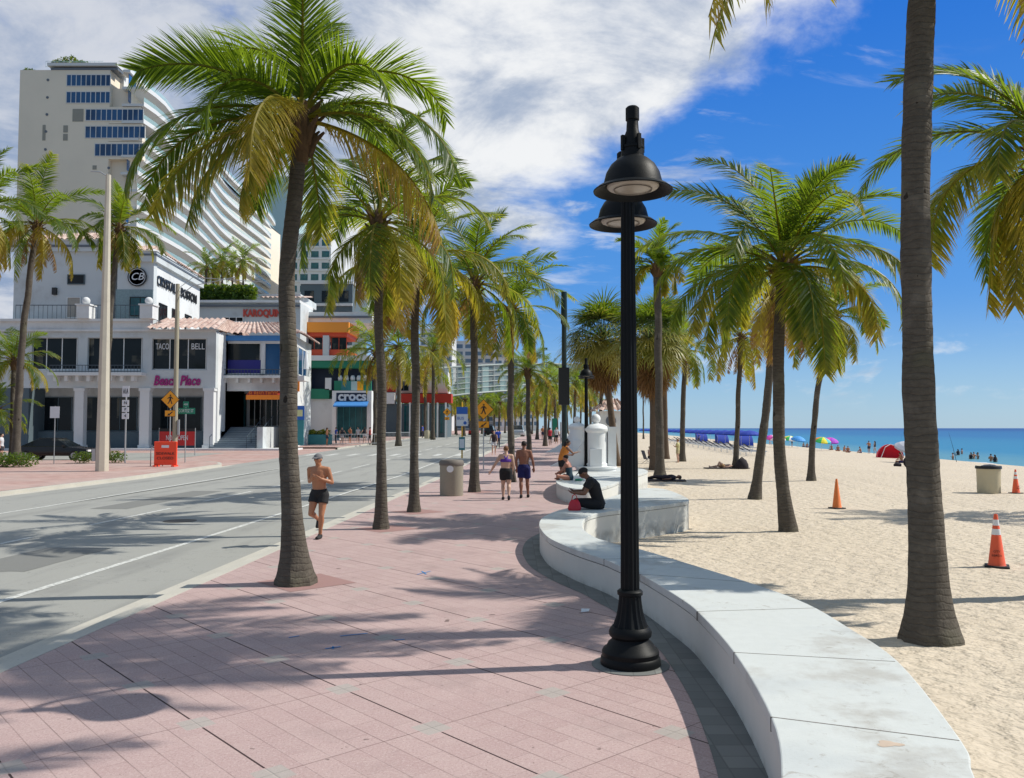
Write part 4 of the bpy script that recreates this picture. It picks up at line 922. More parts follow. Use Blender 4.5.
b = MB(); b.box(xe-.2, xe+1.05, YB_-.96, YB_-.92, zat(420, YB_), zat(406, YB_)); w = b.build('poster', M['sign_blue'], t); MB().box(xe-.05, xe+.9, YB_-.99, YB_-.965, zat(416.5, YB_), zat(410, YB_)).build('poster_panel', simple('poster_cream', (.6, .6, .3), .6), w)
MB().box(xe-.6, xe+.6, YB_-1.0, YB_-.9, zat(392, YB_), zat(382, YB_)).build('orange_sign', M['awn_orange'], t)
# umbrella folded on its balcony
tt = thing('folded_parasol', (xe+.7, YB_+1, zat(376, YB_)), 'folded white parasol on the corner balcony', 'parasol'); MB().tube([(0, 0, 0), (0, 0, 2.3)], .03, 6).build('pole', M['galv'], tt); MB().lathe([(.24, .7), (.2, 1.3), (.1, 2.2), (.01, 2.5)], seg=10).build('canopy', M['sign_white'], tt, 'auto')
# ===== rear building with red letters and roof garden
YC = 96.0
t = thing('rear_building', (0, 0, 0), 'blue grey block with red lettering and roof garden behind the stair building', 'building')
b = MB(); fbox(b, 190, 300, 303, 449, YC, 0, 6); b.build('wall', M['stucco'], t)
b = MB(); fbox(b, 190, 300, 300.5, 303, YC, .4, 6); b.build('cornice', M['stucco_white'], t)
b = MB(); fbox(b, 190, 300, 305, 307, YC, .3, 0); b.build('cornice_line', M['trim_dark'], t)
b = MB(); fbox(b, 253, 300, 294, 300.6, YC+3, 0, 8); b.build('penthouse', M['stucco'], t)
tile_roof('roof', (xat(253, YC), YC+2, zat(295, YC)), (xat(300, YC), YC+2, zat(295, YC)), (xat(298, YC), YC+7, zat(288, YC)), (xat(257, YC), YC+7, zat(288, YC)), t)
text('KAROQUIN', 1.1, M['redlet'], 'sign_letters', t, facing((xat(262, YC), YC-.1, zat(313.5, YC))), depth=.06, bold=.05, width=(xat(281, YC)-xat(243, YC)))
window(t, 222, 243, 317, 322, YC, 3, 'glass'); 
for k, (px, Y, hz, sc_) in enumerate(((206, 100, 268, .85), (222, 103, 262, .9), (243, 101, 262, .95), (232, 105, 270, .8), (213, 104, 272, .8))):
    z = zat(302, YC); p = Vector((xat(px, Y), Y, z)); palm(p, A(px, hz, Y), .16, .12, ['leftmost small palm on the roof garden', 'second small palm on the roof garden', 'rightmost small palm on the roof garden', 'short rear palm on the roof garden', 'low palm at the left end of the roof garden'][k], 'roof garden palms', crown='d', seed=k+80, fine=False, rz=k, sc=sc_)
p = Vector((xat(225, 97), 97, zat(302, 97))); shrub(p, [(-2.6+1.3*i, 0, .9, 1.0, .9, 1.2) for i in range(5)], 900, 'dense green hedge along the roof garden edge', .22, 9, name='hedge')
# ===== orange and green building with the shoe shop
YD = 100.0
t = thing('shop_building', (0, 0, 0), 'colourful shop building with orange and green bands above the shoe shop', 'building')
def db(name, mat, *bx, Y=YD):
    b = MB()
    for q in bx: fbox(b, *q[:4], Y, *(q[4:] or (0, 2)))
    return b.build(name, M[mat], t)
db('roof_block', 'stucco_white', (294, 372, 312, 323, 0, 8)); db('roof_line', 'trim_dark', (294, 372, 316, 318, .2, 0))
db('orange_band', 'orange_wall', (294, 350, 323, 333, .9, 6)); db('red_band', 'redorange', (294, 348, 333, 337, .6, 6), (294, 348, 350, 356, .4, 6))
window(t, 297, 323, 337, 350, YD, 3, 'glass', 'redorange'); window(t, 331, 347, 337, 350, YD, 2, 'glass', 'redorange'); db('pier', 'stucco', (324, 330, 336, 356, .7, 0))
db('white_band', 'stucco_white', (294, 372, 356, 361, .8, 6)); db('green_band', 'green_wall', (294, 372, 361, 368, .6, 6), (294, 330, 389, 399, .3, 2))
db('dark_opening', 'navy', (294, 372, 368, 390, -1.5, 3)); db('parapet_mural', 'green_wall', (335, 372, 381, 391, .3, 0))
o = db('mural', 'teal', (342, 352, 381.5, 390.5, .36, -.3)); db('mural', 'sign_yellow', (358, 364, 381.5, 390.5, .36, -.3)); db('mural', 'seafoam', (352, 358, 381.5, 390.5, .36, -.3))
db('pier', 'stucco_white', (326, 332, 378, 390, .3, 0)); db('lower_wall', 'stucco_white', (294, 336, 399, 441, 0, 3))
db('shop_frame', 'white_paint', (334, 338, 391, 441, .8, 2), (368.5, 373, 391, 441, .8, 2), (338, 368.5, 391, 393, .8, 2)); db('sign_panel', 'navy', (338, 368.5, 393, 401.5, .75, 1))
text('crocs', 1.5, M['sign_white'], 'sign_letters', t, facing((xat(354, YD), YD-.82, zat(396.8, YD))), depth=.05, bold=.05, width=(xat(368.5, YD)-xat(340.5, YD)))
x0, x1 = xat(337, YD), xat(370.5, YD); b = MB(); b.add([(x0, YD-.8, zat(401.5, YD)), (x1, YD-.8, zat(401.5, YD)), (x1, YD-1.9, zat(406, YD)), (x0, YD-1.9, zat(406, YD))], [(0, 1, 2, 3)]); b.add([(x0, YD-1.9, zat(406, YD)), (x1, YD-1.9, zat(406, YD)), (x1, YD-1.92, zat(407.3, YD)), (x0, YD-1.92, zat(407.3, YD))], [(0, 1, 2, 3)]); b.build('awning', M['blue_awn'], t)
window(t, 338, 368.5, 406, 438, YD, 5, 'glass_teal', 'teal')
for k in range(5): p = A(340+k*6.2, 378, YD-.1); MB().lathe([(0, -.4), (.22, -.38), (.3, 0), (.18, .3), (0, .34)], (p.x, p.y+.2, p.z), 8).build('parapet_jar', M['sign_white'], t, True)
# ===== right hand shops further along
YE = 128.0
t = thing('shop_row', (0, 0, 0), 'low white shop row with dark red band behind the roadside palms', 'building')
def eb(name, mat, *bx, Y=YE):
    b = MB()
    for q in bx: fbox(b, *q[:4], Y, *(q[4:] or (0, 2)))
    return b.build(name, M[mat], t)
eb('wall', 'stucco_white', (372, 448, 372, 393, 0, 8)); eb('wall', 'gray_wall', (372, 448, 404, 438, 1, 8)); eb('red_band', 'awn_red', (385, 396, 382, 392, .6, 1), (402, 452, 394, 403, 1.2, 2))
eb('white_panel', 'white_paint', (384, 396, 393, 404, 1.4, 1)); window(t, 399, 409, 381, 391, YE-.7, 2, 'glass', 'trim_dark')
for a in range(404, 446, 9): window(t, a, a+7, 405, 434, YE-1.05, 2, 'glass_teal', 'trim_dark')
for a in (403, 412, 421, 430, 439, 447): eb('post', 'white_paint', (a-.7, a+.7, 403, 438, 2.4, -2.1))
# ===== glass walkway across the road
t = thing('glass_walkway', (0, 0, 0), 'curved glazed pedestrian bridge crossing high over the road', 'bridge')
top, bot = [], []
for px, Y, py0, py1 in ((418, 130, 371, 399), (440, 132, 368, 397), (470, 135, 366, 393.5), (500, 139, 364.5, 391), (530, 143, 364, 389.5), (560, 147, 364, 389), (590, 150, 365, 390), (612, 152, 366, 391)): top.append(A(px, py0, Y)); bot.append(A(px, py1, Y))
b = MB(); 
for L_ in (top, bot): b.tube(L_, .16, 6)
for k in range(1, 5): b.tube([p.lerp(q, k/5) for p, q in zip(top, bot)], .06, 5)
tt_, bb2 = catmull(top, 5), catmull(bot, 5)
for p, q in list(zip(tt_, bb2))[::2]: b.tube([p, q], .06, 5)
b.build('frame', simple('bridge_frame', (.30, .35, .34), .5), t)
gb = MB(); gb.add([x for p, q in zip(tt_, bb2) for x in (p+Vector((0, .15, 0)), q+Vector((0, .15, 0)))], [(2*i, 2*i+1, 2*i+3, 2*i+2) for i in range(len(tt_)-1)]); gb.build('glazing', M['glass_bridge'], t)
b = MB()
for i in range(len(tt_)-1): b.add([bb2[i], bb2[i+1], bb2[i+1]+Vector((0, 4, 0)), bb2[i]+Vector((0, 4, 0))], [(0, 1, 2, 3)]); b.add([tt_[i]+Vector((0, 4, 0)), tt_[i+1]+Vector((0, 4, 0)), bb2[i+1]+Vector((0, 4, 0)), bb2[i]+Vector((0, 4, 0))], [(0, 1, 2, 3)]) if i % 3 == 0 else None
b.build('deck', M['seafoam'], t)
# ===== hotel tower with stepped curved balconies
t = thing('hotel_tower', (0, 0, 0), 'tall beige hotel tower with blue window bands and white curved balconies', 'building')
YT = 150.0; X = lambda px: xat(px, YT, 150); Z = lambda py: zat(py, YT)
wx0, wx1, wx2 = X(18), X(110), X(127)
MB().box(wx0, X(108.5), YT, YT+30, 0, Z(70)).build('south_wall', M['tower'], t)
fixn(MB().prism([(X(108.5), YT+1.2), (wx2, YT+1.2), (wx2-.075*118, YT+118), (X(100), YT+118)], 0, Z(86)).build('core', M['tower'], t))
fixn(MB().prism([(X(45), YT+4), (X(112), YT+4), (X(106)-6, YT+90), (X(80)-6, YT+90)], Z(86), Z(64)).build('penthouse', M['tower_white'], t))
rows = [(60, 105, 74.5, 86.5, 9), (60, 105, 91.5, 103.5, 9), (80, 139, 109, 121, 11), (80, 141, 126, 138.5, 11), (90, 141, 143.5, 156.5, 9)]
for a, c, p0, p1, n in rows: window(t, a, c, p0, p1, YT-(.0 if a < 95 and c < 106 else .0), n, 'glass_blue', 'tower_white', .12)
b = MB()
for a, c, p0, p1, n in rows[2:]: b.box(X(108.4), X(c+1), YT-.0, YT+1.3, Z(p1+2.5), Z(p0-2))
b.build('bay_wall', M['tower'], t)
for px, py in ((48, 80), (47.5, 97.5), (47, 114.5), (46, 131.5), (45.5, 149.5), (44.7, 166.5), (108.8, 168)):
    p = A(px, py, YT); o = MB().lathe([(0, 0), (.24, 0), (.24, .08), (0, .08)], seg=12).build('round_vent', M['trim_dark'], t); o.matrix_local = Matrix.Translation((p.x, YT, p.z)) @ Matrix.Rotation(R(90), 4, 'X')
for a, c, p0, p1 in ((67, 78, 109, 121.5), (37, 40, 125, 140.5), (58, 62.5, 125.5, 132.5), (58, 62.5, 134, 140.5), (88.5, 92.5, 165.5, 169.5)):
    b = MB(); fbox(b, a, c, p0, p1, YT, .06, 0); b.build('louvre', simple('louvre_grey', (.28, .27, .23), .7), t)
# roof rails and roof plants
railing(t, (X(42), YT+.5), (X(100), YT+.5), Z(66), Z(60), .8, 'glass_balc'); b = MB(); fbox(b, 41, 112, 63.5, 66.5, YT, .4, 5); b.build('roof_slab', M['tower_white'], t)
b = MB(); fbox(b, 44, 112, 68, 70, YT, .1, 2); b.build('clerestory', M['trim_dark'], t)
# floors: wavy slab edges with glass rails along the east side
fl = (Z(86.5)-Z(103.5)); zf = Z(70); k = 0; door = None; gl = MB()
while zf > 12:
    ys = [YT-.2+i*4.0 for i in range(30)]; out = []
    ph = .0
    for i, y in enumerate(ys):
        s_ = (y-YT); base = wx2-.075*s_; bul = 2.6+.95*math.sin(s_/112*math.pi*3.0-.6)+(1.6 if k < 4 else 0)*max(0, 1-abs(s_-6)/14)
        if k == 0 and s_ < 30: bul = .4
        out.append(Vector((base+bul, y, 0)))
    inn = [Vector((wx2-.075*(y-YT)-1.0, y, 0)) for y in ys]
    b = MB(); n = len(ys)
    for z0_, z1_ in ((zf-.45, zf),):
        b.add([Vector((p.x, p.y, z0_)) for p in out]+[Vector((p.x, p.y, z1_)) for p in out]+[Vector((p.x, p.y, z0_)) for p in inn]+[Vector((p.x, p.y, z1_)) for p in inn],
              [f for i in range(n-1) for f in ((i, i+1, n+i+1, n+i), (2*n+i, 2*n+i+1, i+1, i), (n+i, n+i+1, 3*n+i+1, 3*n+i))]+[(0, n, 3*n, 2*n)])
    # solid upstand
    b.add([Vector((p.x, p.y, zf)) for p in out]+[Vector((p.x, p.y, zf+.35)) for p in out], [(i, i+1, n+i+1, n+i) for i in range(n-1)])
    b.build('balcony_slab', M['tower_white'], t)
    gbm = MB(); gbm.add([Vector((p.x-.02, p.y, zf+.35)) for p in out]+[Vector((p.x-.02, p.y, zf+1.15)) for p in out], [(i, i+1, n+i+1, n+i) for i in range(n-1)]); gbm.build('balcony_glass', M['glass_balc'], t)
    if k > 0:
        for i in range(0, n-2, 2):
            p, q = inn[i], inn[i+1]; c_ = Vector(((p.x+q.x)/2+1.02, (p.y+q.y)/2, zf+1.5))
            if k <= 7:
                if door is None: door = MB().obox((0, 0, 0), (q-p)/2*.85, (.05, 0, 0), (0, 0, 1.05)).build('glass_door', M['glass_blue'], t); o = door
                else: o = door.copy(); COL.objects.link(o); o.parent = t
                o.location = c_
            else: gl.obox(c_, (q-p)/2*.85, (.05, 0, 0), (0, 0, 1.05))
    zf -= fl; k += 1
tag(gl.build('lower_glass_doors', M['glass_blue'], t), kind='stuff')
shrub((X(57), YT+4, Z(62)), [(-2.2, 0, .8, 1.6, 1.4, 1.3), (0, 0, 1.2, 2.0, 1.5, 1.6), (2.2, 0, .8, 1.7, 1.4, 1.1)], 500, 'large bush on the hotel tower roof', .3, 14, age=.6, name='roof_shrub')
shrub((X(86), YT+5, Z(62)), [(-1.8, 0, .4, 1.6, 1.2, .8), (.8, 0, .4, 1.8, 1.2, .7)], 350, 'lower dark bush on the hotel tower roof to the right', .28, 15, name='roof_shrub')
shrub((X(24), YT+1, Z(70)), [(0, 0, .2, 1.2, .8, .5)], 150, 'small bush at the tower roof corner', .25, 16, name='roof_shrub')
# ===== more blocks behind
def block(name, label, px0, px1, py0, Y, mat, floors, fh, glass, depth=18, cols=None, gap=.45, band=True):
    t = thing(name, (0, 0, 0), label, 'building'); x0, x1 = xat(px0, Y), xat(px1, Y); z1 = zat(py0, Y)
    MB().box(x0, x1, Y, Y+depth, 0, z1).build('wall', M[mat], t); MB().box(x0-.2, x1+.2, Y-.25, Y+depth, z1, z1+.6).build('parapet', M['tower_white'], t)
    cols = cols or max(2, int((x1-x0)/4)); wm = None; cnt = 0
    for f in range(floors):
        zc = z1-fh*(f+.6)
        if zc < 3: break
        w = (x1-x0)/cols
        for c in range(cols):
            if cnt >= 99: break
            if wm is None: wm = MB().box(w*gap/2, w-w*gap/2, -.06, -.01, -fh*.25, fh*.28).build('window', M[glass], t); o = wm
            else: o = wm.copy(); COL.objects.link(o); o.parent = t
            o.location = (x0+w*c, Y, zc); cnt += 1
        if band: MB().box(x0-.05, x1+.05, Y-.5, Y-.07, zc-fh*.45, zc-fh*.33).build('balcony', M['tower_white'], t)
    return t
block('seafoam_tower', 'plain pale green tower wall behind the nearest kerb palm', 266, 287, 178, 285, 'seafoam', 0, 3.2, 'glass_teal', 30)
block('hotel_block', 'white block with green glass behind the nearest kerb palm trunk', 287, 330, 236, 240, 'tower_white', 22, 3.3, 'glass_teal', 30, 4, .3)
block('hotel_block', 'grey low block above the orange building', 300, 352, 284, 200, 'gray_wall', 3, 5, 'glass', 20, 3)
block('apartment_tower', 'far white tower with blue window rows above the glass walkway', 454, 494, 342, 420, 'tower_white', 30, 3.6, 'glass_far', 30, 4, .25)
block('apartment_tower', 'far slim white tower right of the fifth kerb palm line', 494, 512, 343, 400, 'tower_white', 30, 3.6, 'glass_far', 30, 2, .3)
block('apartment_tower', 'far wide white block with flat roof behind the walkway centre', 508, 538, 357, 440, 'tower_white', 20, 3.6, 'glass_far', 30, 6, .4)
block('apartment_tower', 'pale tower behind the kerb palms left of the blue sky gap', 420, 452, 330, 380, 'tower_white', 30, 3.6, 'glass_far', 30, 5, .4)
# gatehouse with tiled roof by the sand
t = thing('beach_pavilion', (0, 0, 0), 'small white pavilion with red tiled roof behind the gate columns', 'building')
Yp = 74; x0, x1 = xat(600, Yp), xat(626, Yp); MB().box(x0, x1, Yp, Yp+4, -.5, zat(411, Yp)).build('wall', M['white_paint'], t)
zc = zat(411, Yp); zr = zat(399, Yp); xm = xat(615, Yp)
tile_roof('roof', (x0-.4, Yp-.5, zc), (x1+.4, Yp-.5, zc), (xm+.5, Yp+2, zr), (xm-.5, Yp+2, zr), t); tile_roof('roof', (x0-.4, Yp+4.4, zc), (x0-.4, Yp-.5, zc), (xm-.5, Yp+2, zr), (xm-.5, Yp+2.1, zr), t)
o = MB().lathe([(0, 0), (.45, 0), (.45, .05), (0, .05)], seg=20).build('arched_window', M['trim_dark'], t); o.matrix_local = Matrix.Translation((xat(610.5, Yp), Yp, zat(421, Yp))) @ Matrix.Rotation(R(90), 4, 'X')
# ------------------------------------------------------------------ people
SK = {}
def skin(c):
    if c not in SK:
        m = MT('skin'); m.col(m.mix(m.noise(6, 3), tuple(x*.88 for x in c), tuple(min(1, x*1.08) for x in c))); m.rough(.5); m.b.inputs['Subsurface Weight'].default_value = .0; SK[c] = m.m
    return SK[c]
CL = {}
def cloth(c):
    if c not in CL: CL[c] = simple('cloth', c, .85, var=.15, scale=8)
    return CL[c]
def remesh(b, vox, name, m, parent, sm=3):
    o = b.build(name, m, None); md = o.modifiers.new('r', 'REMESH'); md.mode = 'VOXEL'; md.voxel_size = vox
    m2 = o.modifiers.new('s', 'SMOOTH'); m2.iterations = sm; m2.factor = .5
    me = bpy.data.meshes.new_from_object(o.evaluated_get(bpy.context.evaluated_depsgraph_get())); old = o.data; o.modifiers.clear(); o.data = me; bpy.data.meshes.remove(old)
    me.name = name; me.polygons.foreach_set('use_smooth', [True]*len(me.polygons)); o.parent = parent
    if not me.materials: me.materials.append(m)
    return o
STAND = dict(pelvis=(0, 0, .93), waist=(0, 0, 1.06), chest=(0, .0, 1.28), nb=(0, -.015, 1.46), head=(0, .015, 1.62),
             sL=(-.185, -.01, 1.41), sR=(.185, -.01, 1.41), eL=(-.24, -.03, 1.13), eR=(.24, -.03, 1.13), wL=(-.26, .05, .88), wR=(.26, .05, .88), hL=(-.27, .07, .79), hR=(.27, .07, .79),
             pL=(-.09, 0, .91), pR=(.09, 0, .91), kL=(-.10, .03, .50), kR=(.10, .03, .50), aL=(-.10, -.02, .085), aR=(.10, -.02, .085), tL=(-.115, .16, .03), tR=(.115, .16, .03), look=(0, 1, 0))
def V(p): return Vector(p)
def person(loc, rz, H, label, pose, skinc, clothes=(), hair=(.02, .015, .01), longhair=False, cap=None, wide=1.0, vox=.014, belly=0, fingers=True, group=None, female=False, shoes=None):
    P = dict(STAND); P.update(pose); P = {k: V(v) for k, v in P.items()}
    t = thing('person', loc, label, 'person', group, rz, H/1.75)
    b = MB(); w = wide
    hipside = (P['pR']-P['pL']).normalized(); shside = (P['sR']-P['sL']).normalized(); mid = (hipside+shside).normalized()
    hipw = .168*w*(1.06 if female else 1); shw = (.150 if female else .172)*w
    tp = [P['pelvis']+(P['pelvis']-P['waist'])*.7, P['pelvis'], P['waist'], P['waist'].lerp(P['chest'], .55), P['chest'], P['chest'].lerp(P['nb'], .6), P['nb']]
    tr = [(.10*w, .08*w), (hipw, .118*w), (.138*w, .098*w+belly), (.15*w, .108*w+belly*.6), (.172*w*(.94 if female else 1), .118*w), (shw, .095*w), (.07, .065)]
    ts = [hipside, hipside, mid, mid, shside, shside, shside]
    torso = (tp, tr, ts)
    b.tube(tp, tr, 16, side=ts)
    b.tube([P['sL'], P['chest'].lerp(P['nb'], .75), P['sR']], [.058*w, .085, .058*w], 10)
    b.tube([P['nb'], P['nb'].lerp(P['head'], .6)], [.062, .055], 10)
    if female:
        fw = shside.cross((P['nb']-P['chest']).normalized())*-1
        for sg in (-1, 1): b.ball(P['chest']+shside*.075*sg+fw*.085+V((0, 0, .02)), .068*w, 10)
    look = P['look'].normalized(); upv = V((0, 0, 1)); rt = look.cross(upv).normalized(); upv = rt.cross(look)
    RM = Matrix((rt, look, upv)).transposed()
    hc = P['head']
    b.ball(hc+upv*.02, (.076, .096, .098), 16, RM); b.tube([hc+look*.012-upv*.01, hc+look*.035-upv*.095], [.066, .036], 10)
    b.tube([hc+look*.088+upv*.012, hc+look*.108-upv*.022], [.010, .016], 8)
    for sg in (-1, 1): b.ball(hc+rt*.078*sg-upv*.005, (.012, .022, .032), 8, RM)
    b.ball(hc+look*.082-upv*.055, (.025, .014, .011), 8, RM)
    limbs = {}
    for sd in 'LR':
        s, e, wr, h = P['s'+sd], P['e'+sd], P['w'+sd], P['h'+sd]
        b.ball(s, .060*w, 10)
        b.tube([s, s.lerp(e, .4), e], [.056*w, .052*w, .039*w], 10); b.ball(e, .039*w, 8)
        b.tube([e, e.lerp(wr, .3), wr], [.040*w, .043*w, .027], 10)
        hd = (h-wr).normalized(); hs = hd.cross(look if abs(hd.dot(look)) < .8 else V((0, 0, 1))).normalized(); hn = hd.cross(hs)
        b.tube([wr, wr+hd*.045, wr+hd*.088], [(.026, .018), (.040, .019), (.038, .016)], 10, side=hs)
        if fingers:
            for q, (of, l) in enumerate(((-.030, .062), (-.010, .076), (.010, .072), (.029, .056))):
                st = wr+hd*.085+hs*of; m1 = st+hd*l*.55+hn*.006; b.tube([wr+hd*.06+hs*of*.8, st, m1, m1+(hd*.6+hn*.8).normalized()*l*.5], [.010, .0095, .009, .007], 6)
            tb = wr+hd*.03-hs*.03; b.tube([wr+hd*.015-hs*.01, tb, tb+(hd*.7-hs*.7).normalized()*.035, tb+(hd*.95-hs*.45+hn*.3).normalized()*.062], [.013, .013, .011, .008], 6)
        p, k, a, to = P['p'+sd], P['k'+sd], P['a'+sd], P['t'+sd]
        kk = (k-p).normalized()
        b.ball(p, .095*w, 10); b.tube([p, p.lerp(k, .35), k.lerp(p, .1), k], [.096*w, .088*w, .06*w, .055*w], 12); b.ball(k, .055*w, 10)
        cb = ((k-a).normalized()); back = (a-k).cross(hipside).normalized()
        if back.dot(to-a) > 0: back = -back
        b.tube([k, k.lerp(a, .3)+back*.018, k.lerp(a, .65)+back*.006, a], [.053*w, .060*w, .043*w, .036], 12)
        heel = a+back*.03+(a-k).normalized()*.05
        b.tube([heel, a.lerp(to, .35)+(a-k).normalized()*.03, to], [.036, .04, .026], 8); b.ball(a, .038, 8)
    remesh(b, vox, 'body', skin(skinc), t)
    fa = vox < .02
    # head details
    if fa:
        for sg in (-1, 1): MB().ball(hc+rt*.03*sg+look*.090+upv*.012, .0085, 8).build('eye', M['black'], t, True)
    hb = MB()
    if cap:
        hb.ball(hc+upv*.045-look*.004, (.084, .104, .080), 14, RM); hb.add([hc+look*.085+upv*.055+rt*.062, hc+look*.085+upv*.055-rt*.062, hc+look*.165+upv*.035-rt*.045, hc+look*.165+upv*.035+rt*.045, hc+look*.085+upv*.068+rt*.062, hc+look*.085+upv*.068-rt*.062, hc+look*.165+upv*.043-rt*.045, hc+look*.165+upv*.043+rt*.045], [(0, 1, 2, 3), (7, 6, 5, 4), (0, 3, 7, 4), (1, 5, 6, 2), (3, 2, 6, 7)])
        hb.build('cap', cloth(cap), t, 'auto')
    if hair:
        h2 = MB(); h2.ball(hc+upv*.038-look*.02, (.083, .098, .088) if not cap else (.08, .096, .075), 14, RM)
        if longhair: h2.tube([hc+upv*.05-look*.06, hc-look*.115, hc-look*.11-upv*.13, hc-look*.09-upv*.27], [(.06, .05), (.075, .045), (.075, .035), (.035, .02)], 10, side=rt)
        if longhair == 'bun': h2.ball(hc+upv*.12-look*.07, .05, 10)
        h2.build('hair', cloth(hair), t, True)
    def lerpR(tr, k): return tuple(x+k for x in tr)
    for kind, c, *ex in clothes:
        q = MB(); g = .016
        if kind in ('shorts', 'trousers', 'skirt'):
            fr_ = ex[0] if ex else .55
            q.tube([tp[0], tp[1], tp[1].lerp(tp[2], .75)], [lerpR(tr[0], g), lerpR(tr[1], g), lerpR(tr[2], g+.006)], 16, side=[ts[0], ts[1], ts[2]])
            for sd in 'LR':
                p, k, a = P['p'+sd], P['k'+sd], P['a'+sd]
                if kind == 'trousers':
                    q.ball(p, .11*w, 10); q.tube([p, p.lerp(k, .4), k], [.112*w, .1*w, .07*w], 12); q.ball(k, .07*w, 10); q.tube([k, k.lerp(a, .4), a], [.07*w, .072*w, .055], 12)
                else: q.ball(p, .112*w, 10); q.tube([p, p.lerp(k, fr_*.5), p.lerp(k, fr_)], [.112*w, .108*w, .098*w+(.012 if not female else 0)], 14)
        elif kind in ('shirt', 'tank'):
            q.tube([tp[1].lerp(tp[0], .2)]+tp[1:], [lerpR(r, g+.004) for r in [tr[1]]+tr[1:-1]]+[(.078, .07)], 16, side=[ts[1]]+ts[1:])
            q.tube([P['sL'], P['chest'].lerp(P['nb'], .75), P['sR']], [.07*w, .098, .07*w], 10)
            if female:
                for sg in (-1, 1): q.ball(P['chest']+shside*.075*sg+fw*.09, .075*w, 10)
            if kind == 'shirt':
                fr_ = ex[0] if ex else .55
                for sd in 'LR':
                    s, e = P['s'+sd], P['e'+sd]; q.ball(s, .075*w, 10); q.tube([s, s.lerp(e, fr_)], [.074*w, .068*w], 10)
        elif kind == 'bra':
            m_ = tp[4]; up_ = (tp[4]-tp[3]).normalized()
            q.tube([m_-up_*.06, m_, m_+up_*.05], [lerpR(tr[4], .006), lerpR(tr[4], .010), lerpR(tr[4], -.004)], 16, side=shside)
            if female:
                for sg in (-1, 1): q.ball(P['chest']+shside*.075*sg+fw*.092, .07*w, 10)
            bk = shside.cross(up_)
            for sg in (-1, 1): q.tube([m_+bk*.12*w, m_+bk*.105*w+up_*.08+shside*.03*sg, P['nb']+shside*.085*sg-up_*.005+V((0, 0, .05)), m_-bk*.10+up_*.1+shside*.08*sg], [.03, .024, .018, .02], 8)
            q.tube([m_+bk*.118*w-up_*.04, m_+bk*.11*w+up_*.09], [(.05, .014), (.03, .012)], 8, side=shside)
        elif kind == 'onepiece':
            q.tube(tp[:5], [lerpR(r, .009) for r in tr[:5]], 16, side=ts[:5])
        nm = {'shorts': 'shorts', 'trousers': 'trousers', 'skirt': 'shorts', 'shirt': 'shirt', 'tank': 'tank_top', 'bra': 'sports_top', 'onepiece': 'swimsuit'}[kind]
        remesh(q, max(vox, .012), nm, cloth(c), t, 2)
    if shoes:
        for sd in 'LR':
            k, a, to = P['k'+sd], P['a'+sd], P['t'+sd]; dn = (a-k).normalized(); q = MB()
            f = (to-a); f = (f-dn*f.dot(dn)).normalized()
            q.tube([a-f*.045+dn*.045, a+f*.03+dn*.045, to+f*.02], [(.045, .05), (.05, .05), (.042, .032)], 10, side=f.cross(dn)); q.tube([a-dn*.01, a+dn*.04], [.046, .048], 10)
            remesh(q, .014, 'shoe', cloth(shoes), t, 2)
    return t
tanned = (.42, .18, .09); fair = (.52, .32, .23); brown = (.20, .095, .055)
NEAR = None
# jogger
p = G(319, 538.5); 
jog = dict(pelvis=(0, 0, .90), waist=(0, .02, 1.03), chest=(0, .05, 1.25), nb=(0, .06, 1.43), head=(0.0, .10, 1.58), look=(.12, 1, -.08),
           sL=(-.19, .05, 1.38), sR=(.19, .05, 1.38), eL=(-.27, .02, 1.12), eR=(.25, -.10, 1.13), wL=(-.10, .19, 1.20), wR=(.14, .12, 1.20), hL=(-.02, .22, 1.24), hR=(.06, .2, 1.26),
           pL=(-.09, 0, .88), pR=(.09, 0, .88), kL=(-.08, .10, .47), kR=(.13, .12, .50), aL=(-.03, .02, .085), aR=(.11, -.24, .36), tL=(-.03, .19, .03), tR=(.12, -.22, .20))
person((p.x, p.y, 0.0), R(180-8), 1.74, 'shirtless jogger in grey cap and black shorts running towards the camera beside the kerb', jog, tanned, [('shorts', (.012, .012, .014), .42)], cap=(.14, .14, .15), vox=.010, shoes=(.02, .02, .022), hair=(.03, .02, .015))
# couple
p = G(506, 500); wk = dict(kL=(-.09, .12, .50), aL=(-.09, .05, .09), tL=(-.1, .22, .03), kR=(.09, -.02, .50), aR=(.085, -.22, .14), tR=(.09, -.08, .03), eL=(-.36, -.06, 1.15), wL=(-.48, .02, .93), hL=(-.54, .05, .85), eR=(.24, -.03, 1.13), wR=(.20, .04, .89), hR=(.19, .08, .8))
person((p.x, p.y, 0), R(2), 1.66, 'woman in purple racerback top and black shorts walking away beside a shirtless man', wk, fair, [('bra', (.09, .03, .28)), ('shorts', (.008, .008, .01), .62)], hair=(.16, .07, .03), wide=1.16, vox=.014, female=True, shoes=(.02, .02, .025))
p = G(524, 498); wk2 = dict(kL=(-.09, -.02, .50), aL=(-.085, -.12, .10), tL=(-.1, .05, .03), kR=(.10, .14, .50), aR=(.12, .16, .09), tR=(.13, .33, .04), eL=(-.24, -.05, 1.13), wL=(-.22, .02, .9), hL=(-.22, .05, .8), eR=(.27, -.02, 1.14), wR=(.30, .07, .92), hR=(.30, .1, .83))
person((p.x, p.y, 0), R(-2), 1.80, 'shirtless tanned man in blue shorts walking away beside the woman in purple', wk2, (.24, .10, .06), [('shorts', (.006, .008, .085), .72)], hair=(.02, .012, .01), vox=.014, wide=1.04, shoes=(.02, .02, .02))
p = A(494, 455, 61); person((p.x, 61, gz(61)), R(180), 1.74, 'walker in black tank top and white shorts far ahead of the couple', wk2, fair, [('tank', (.03, .02, .025)), ('shorts', (.6, .6, .6), .6)], vox=.022, fingers=False)
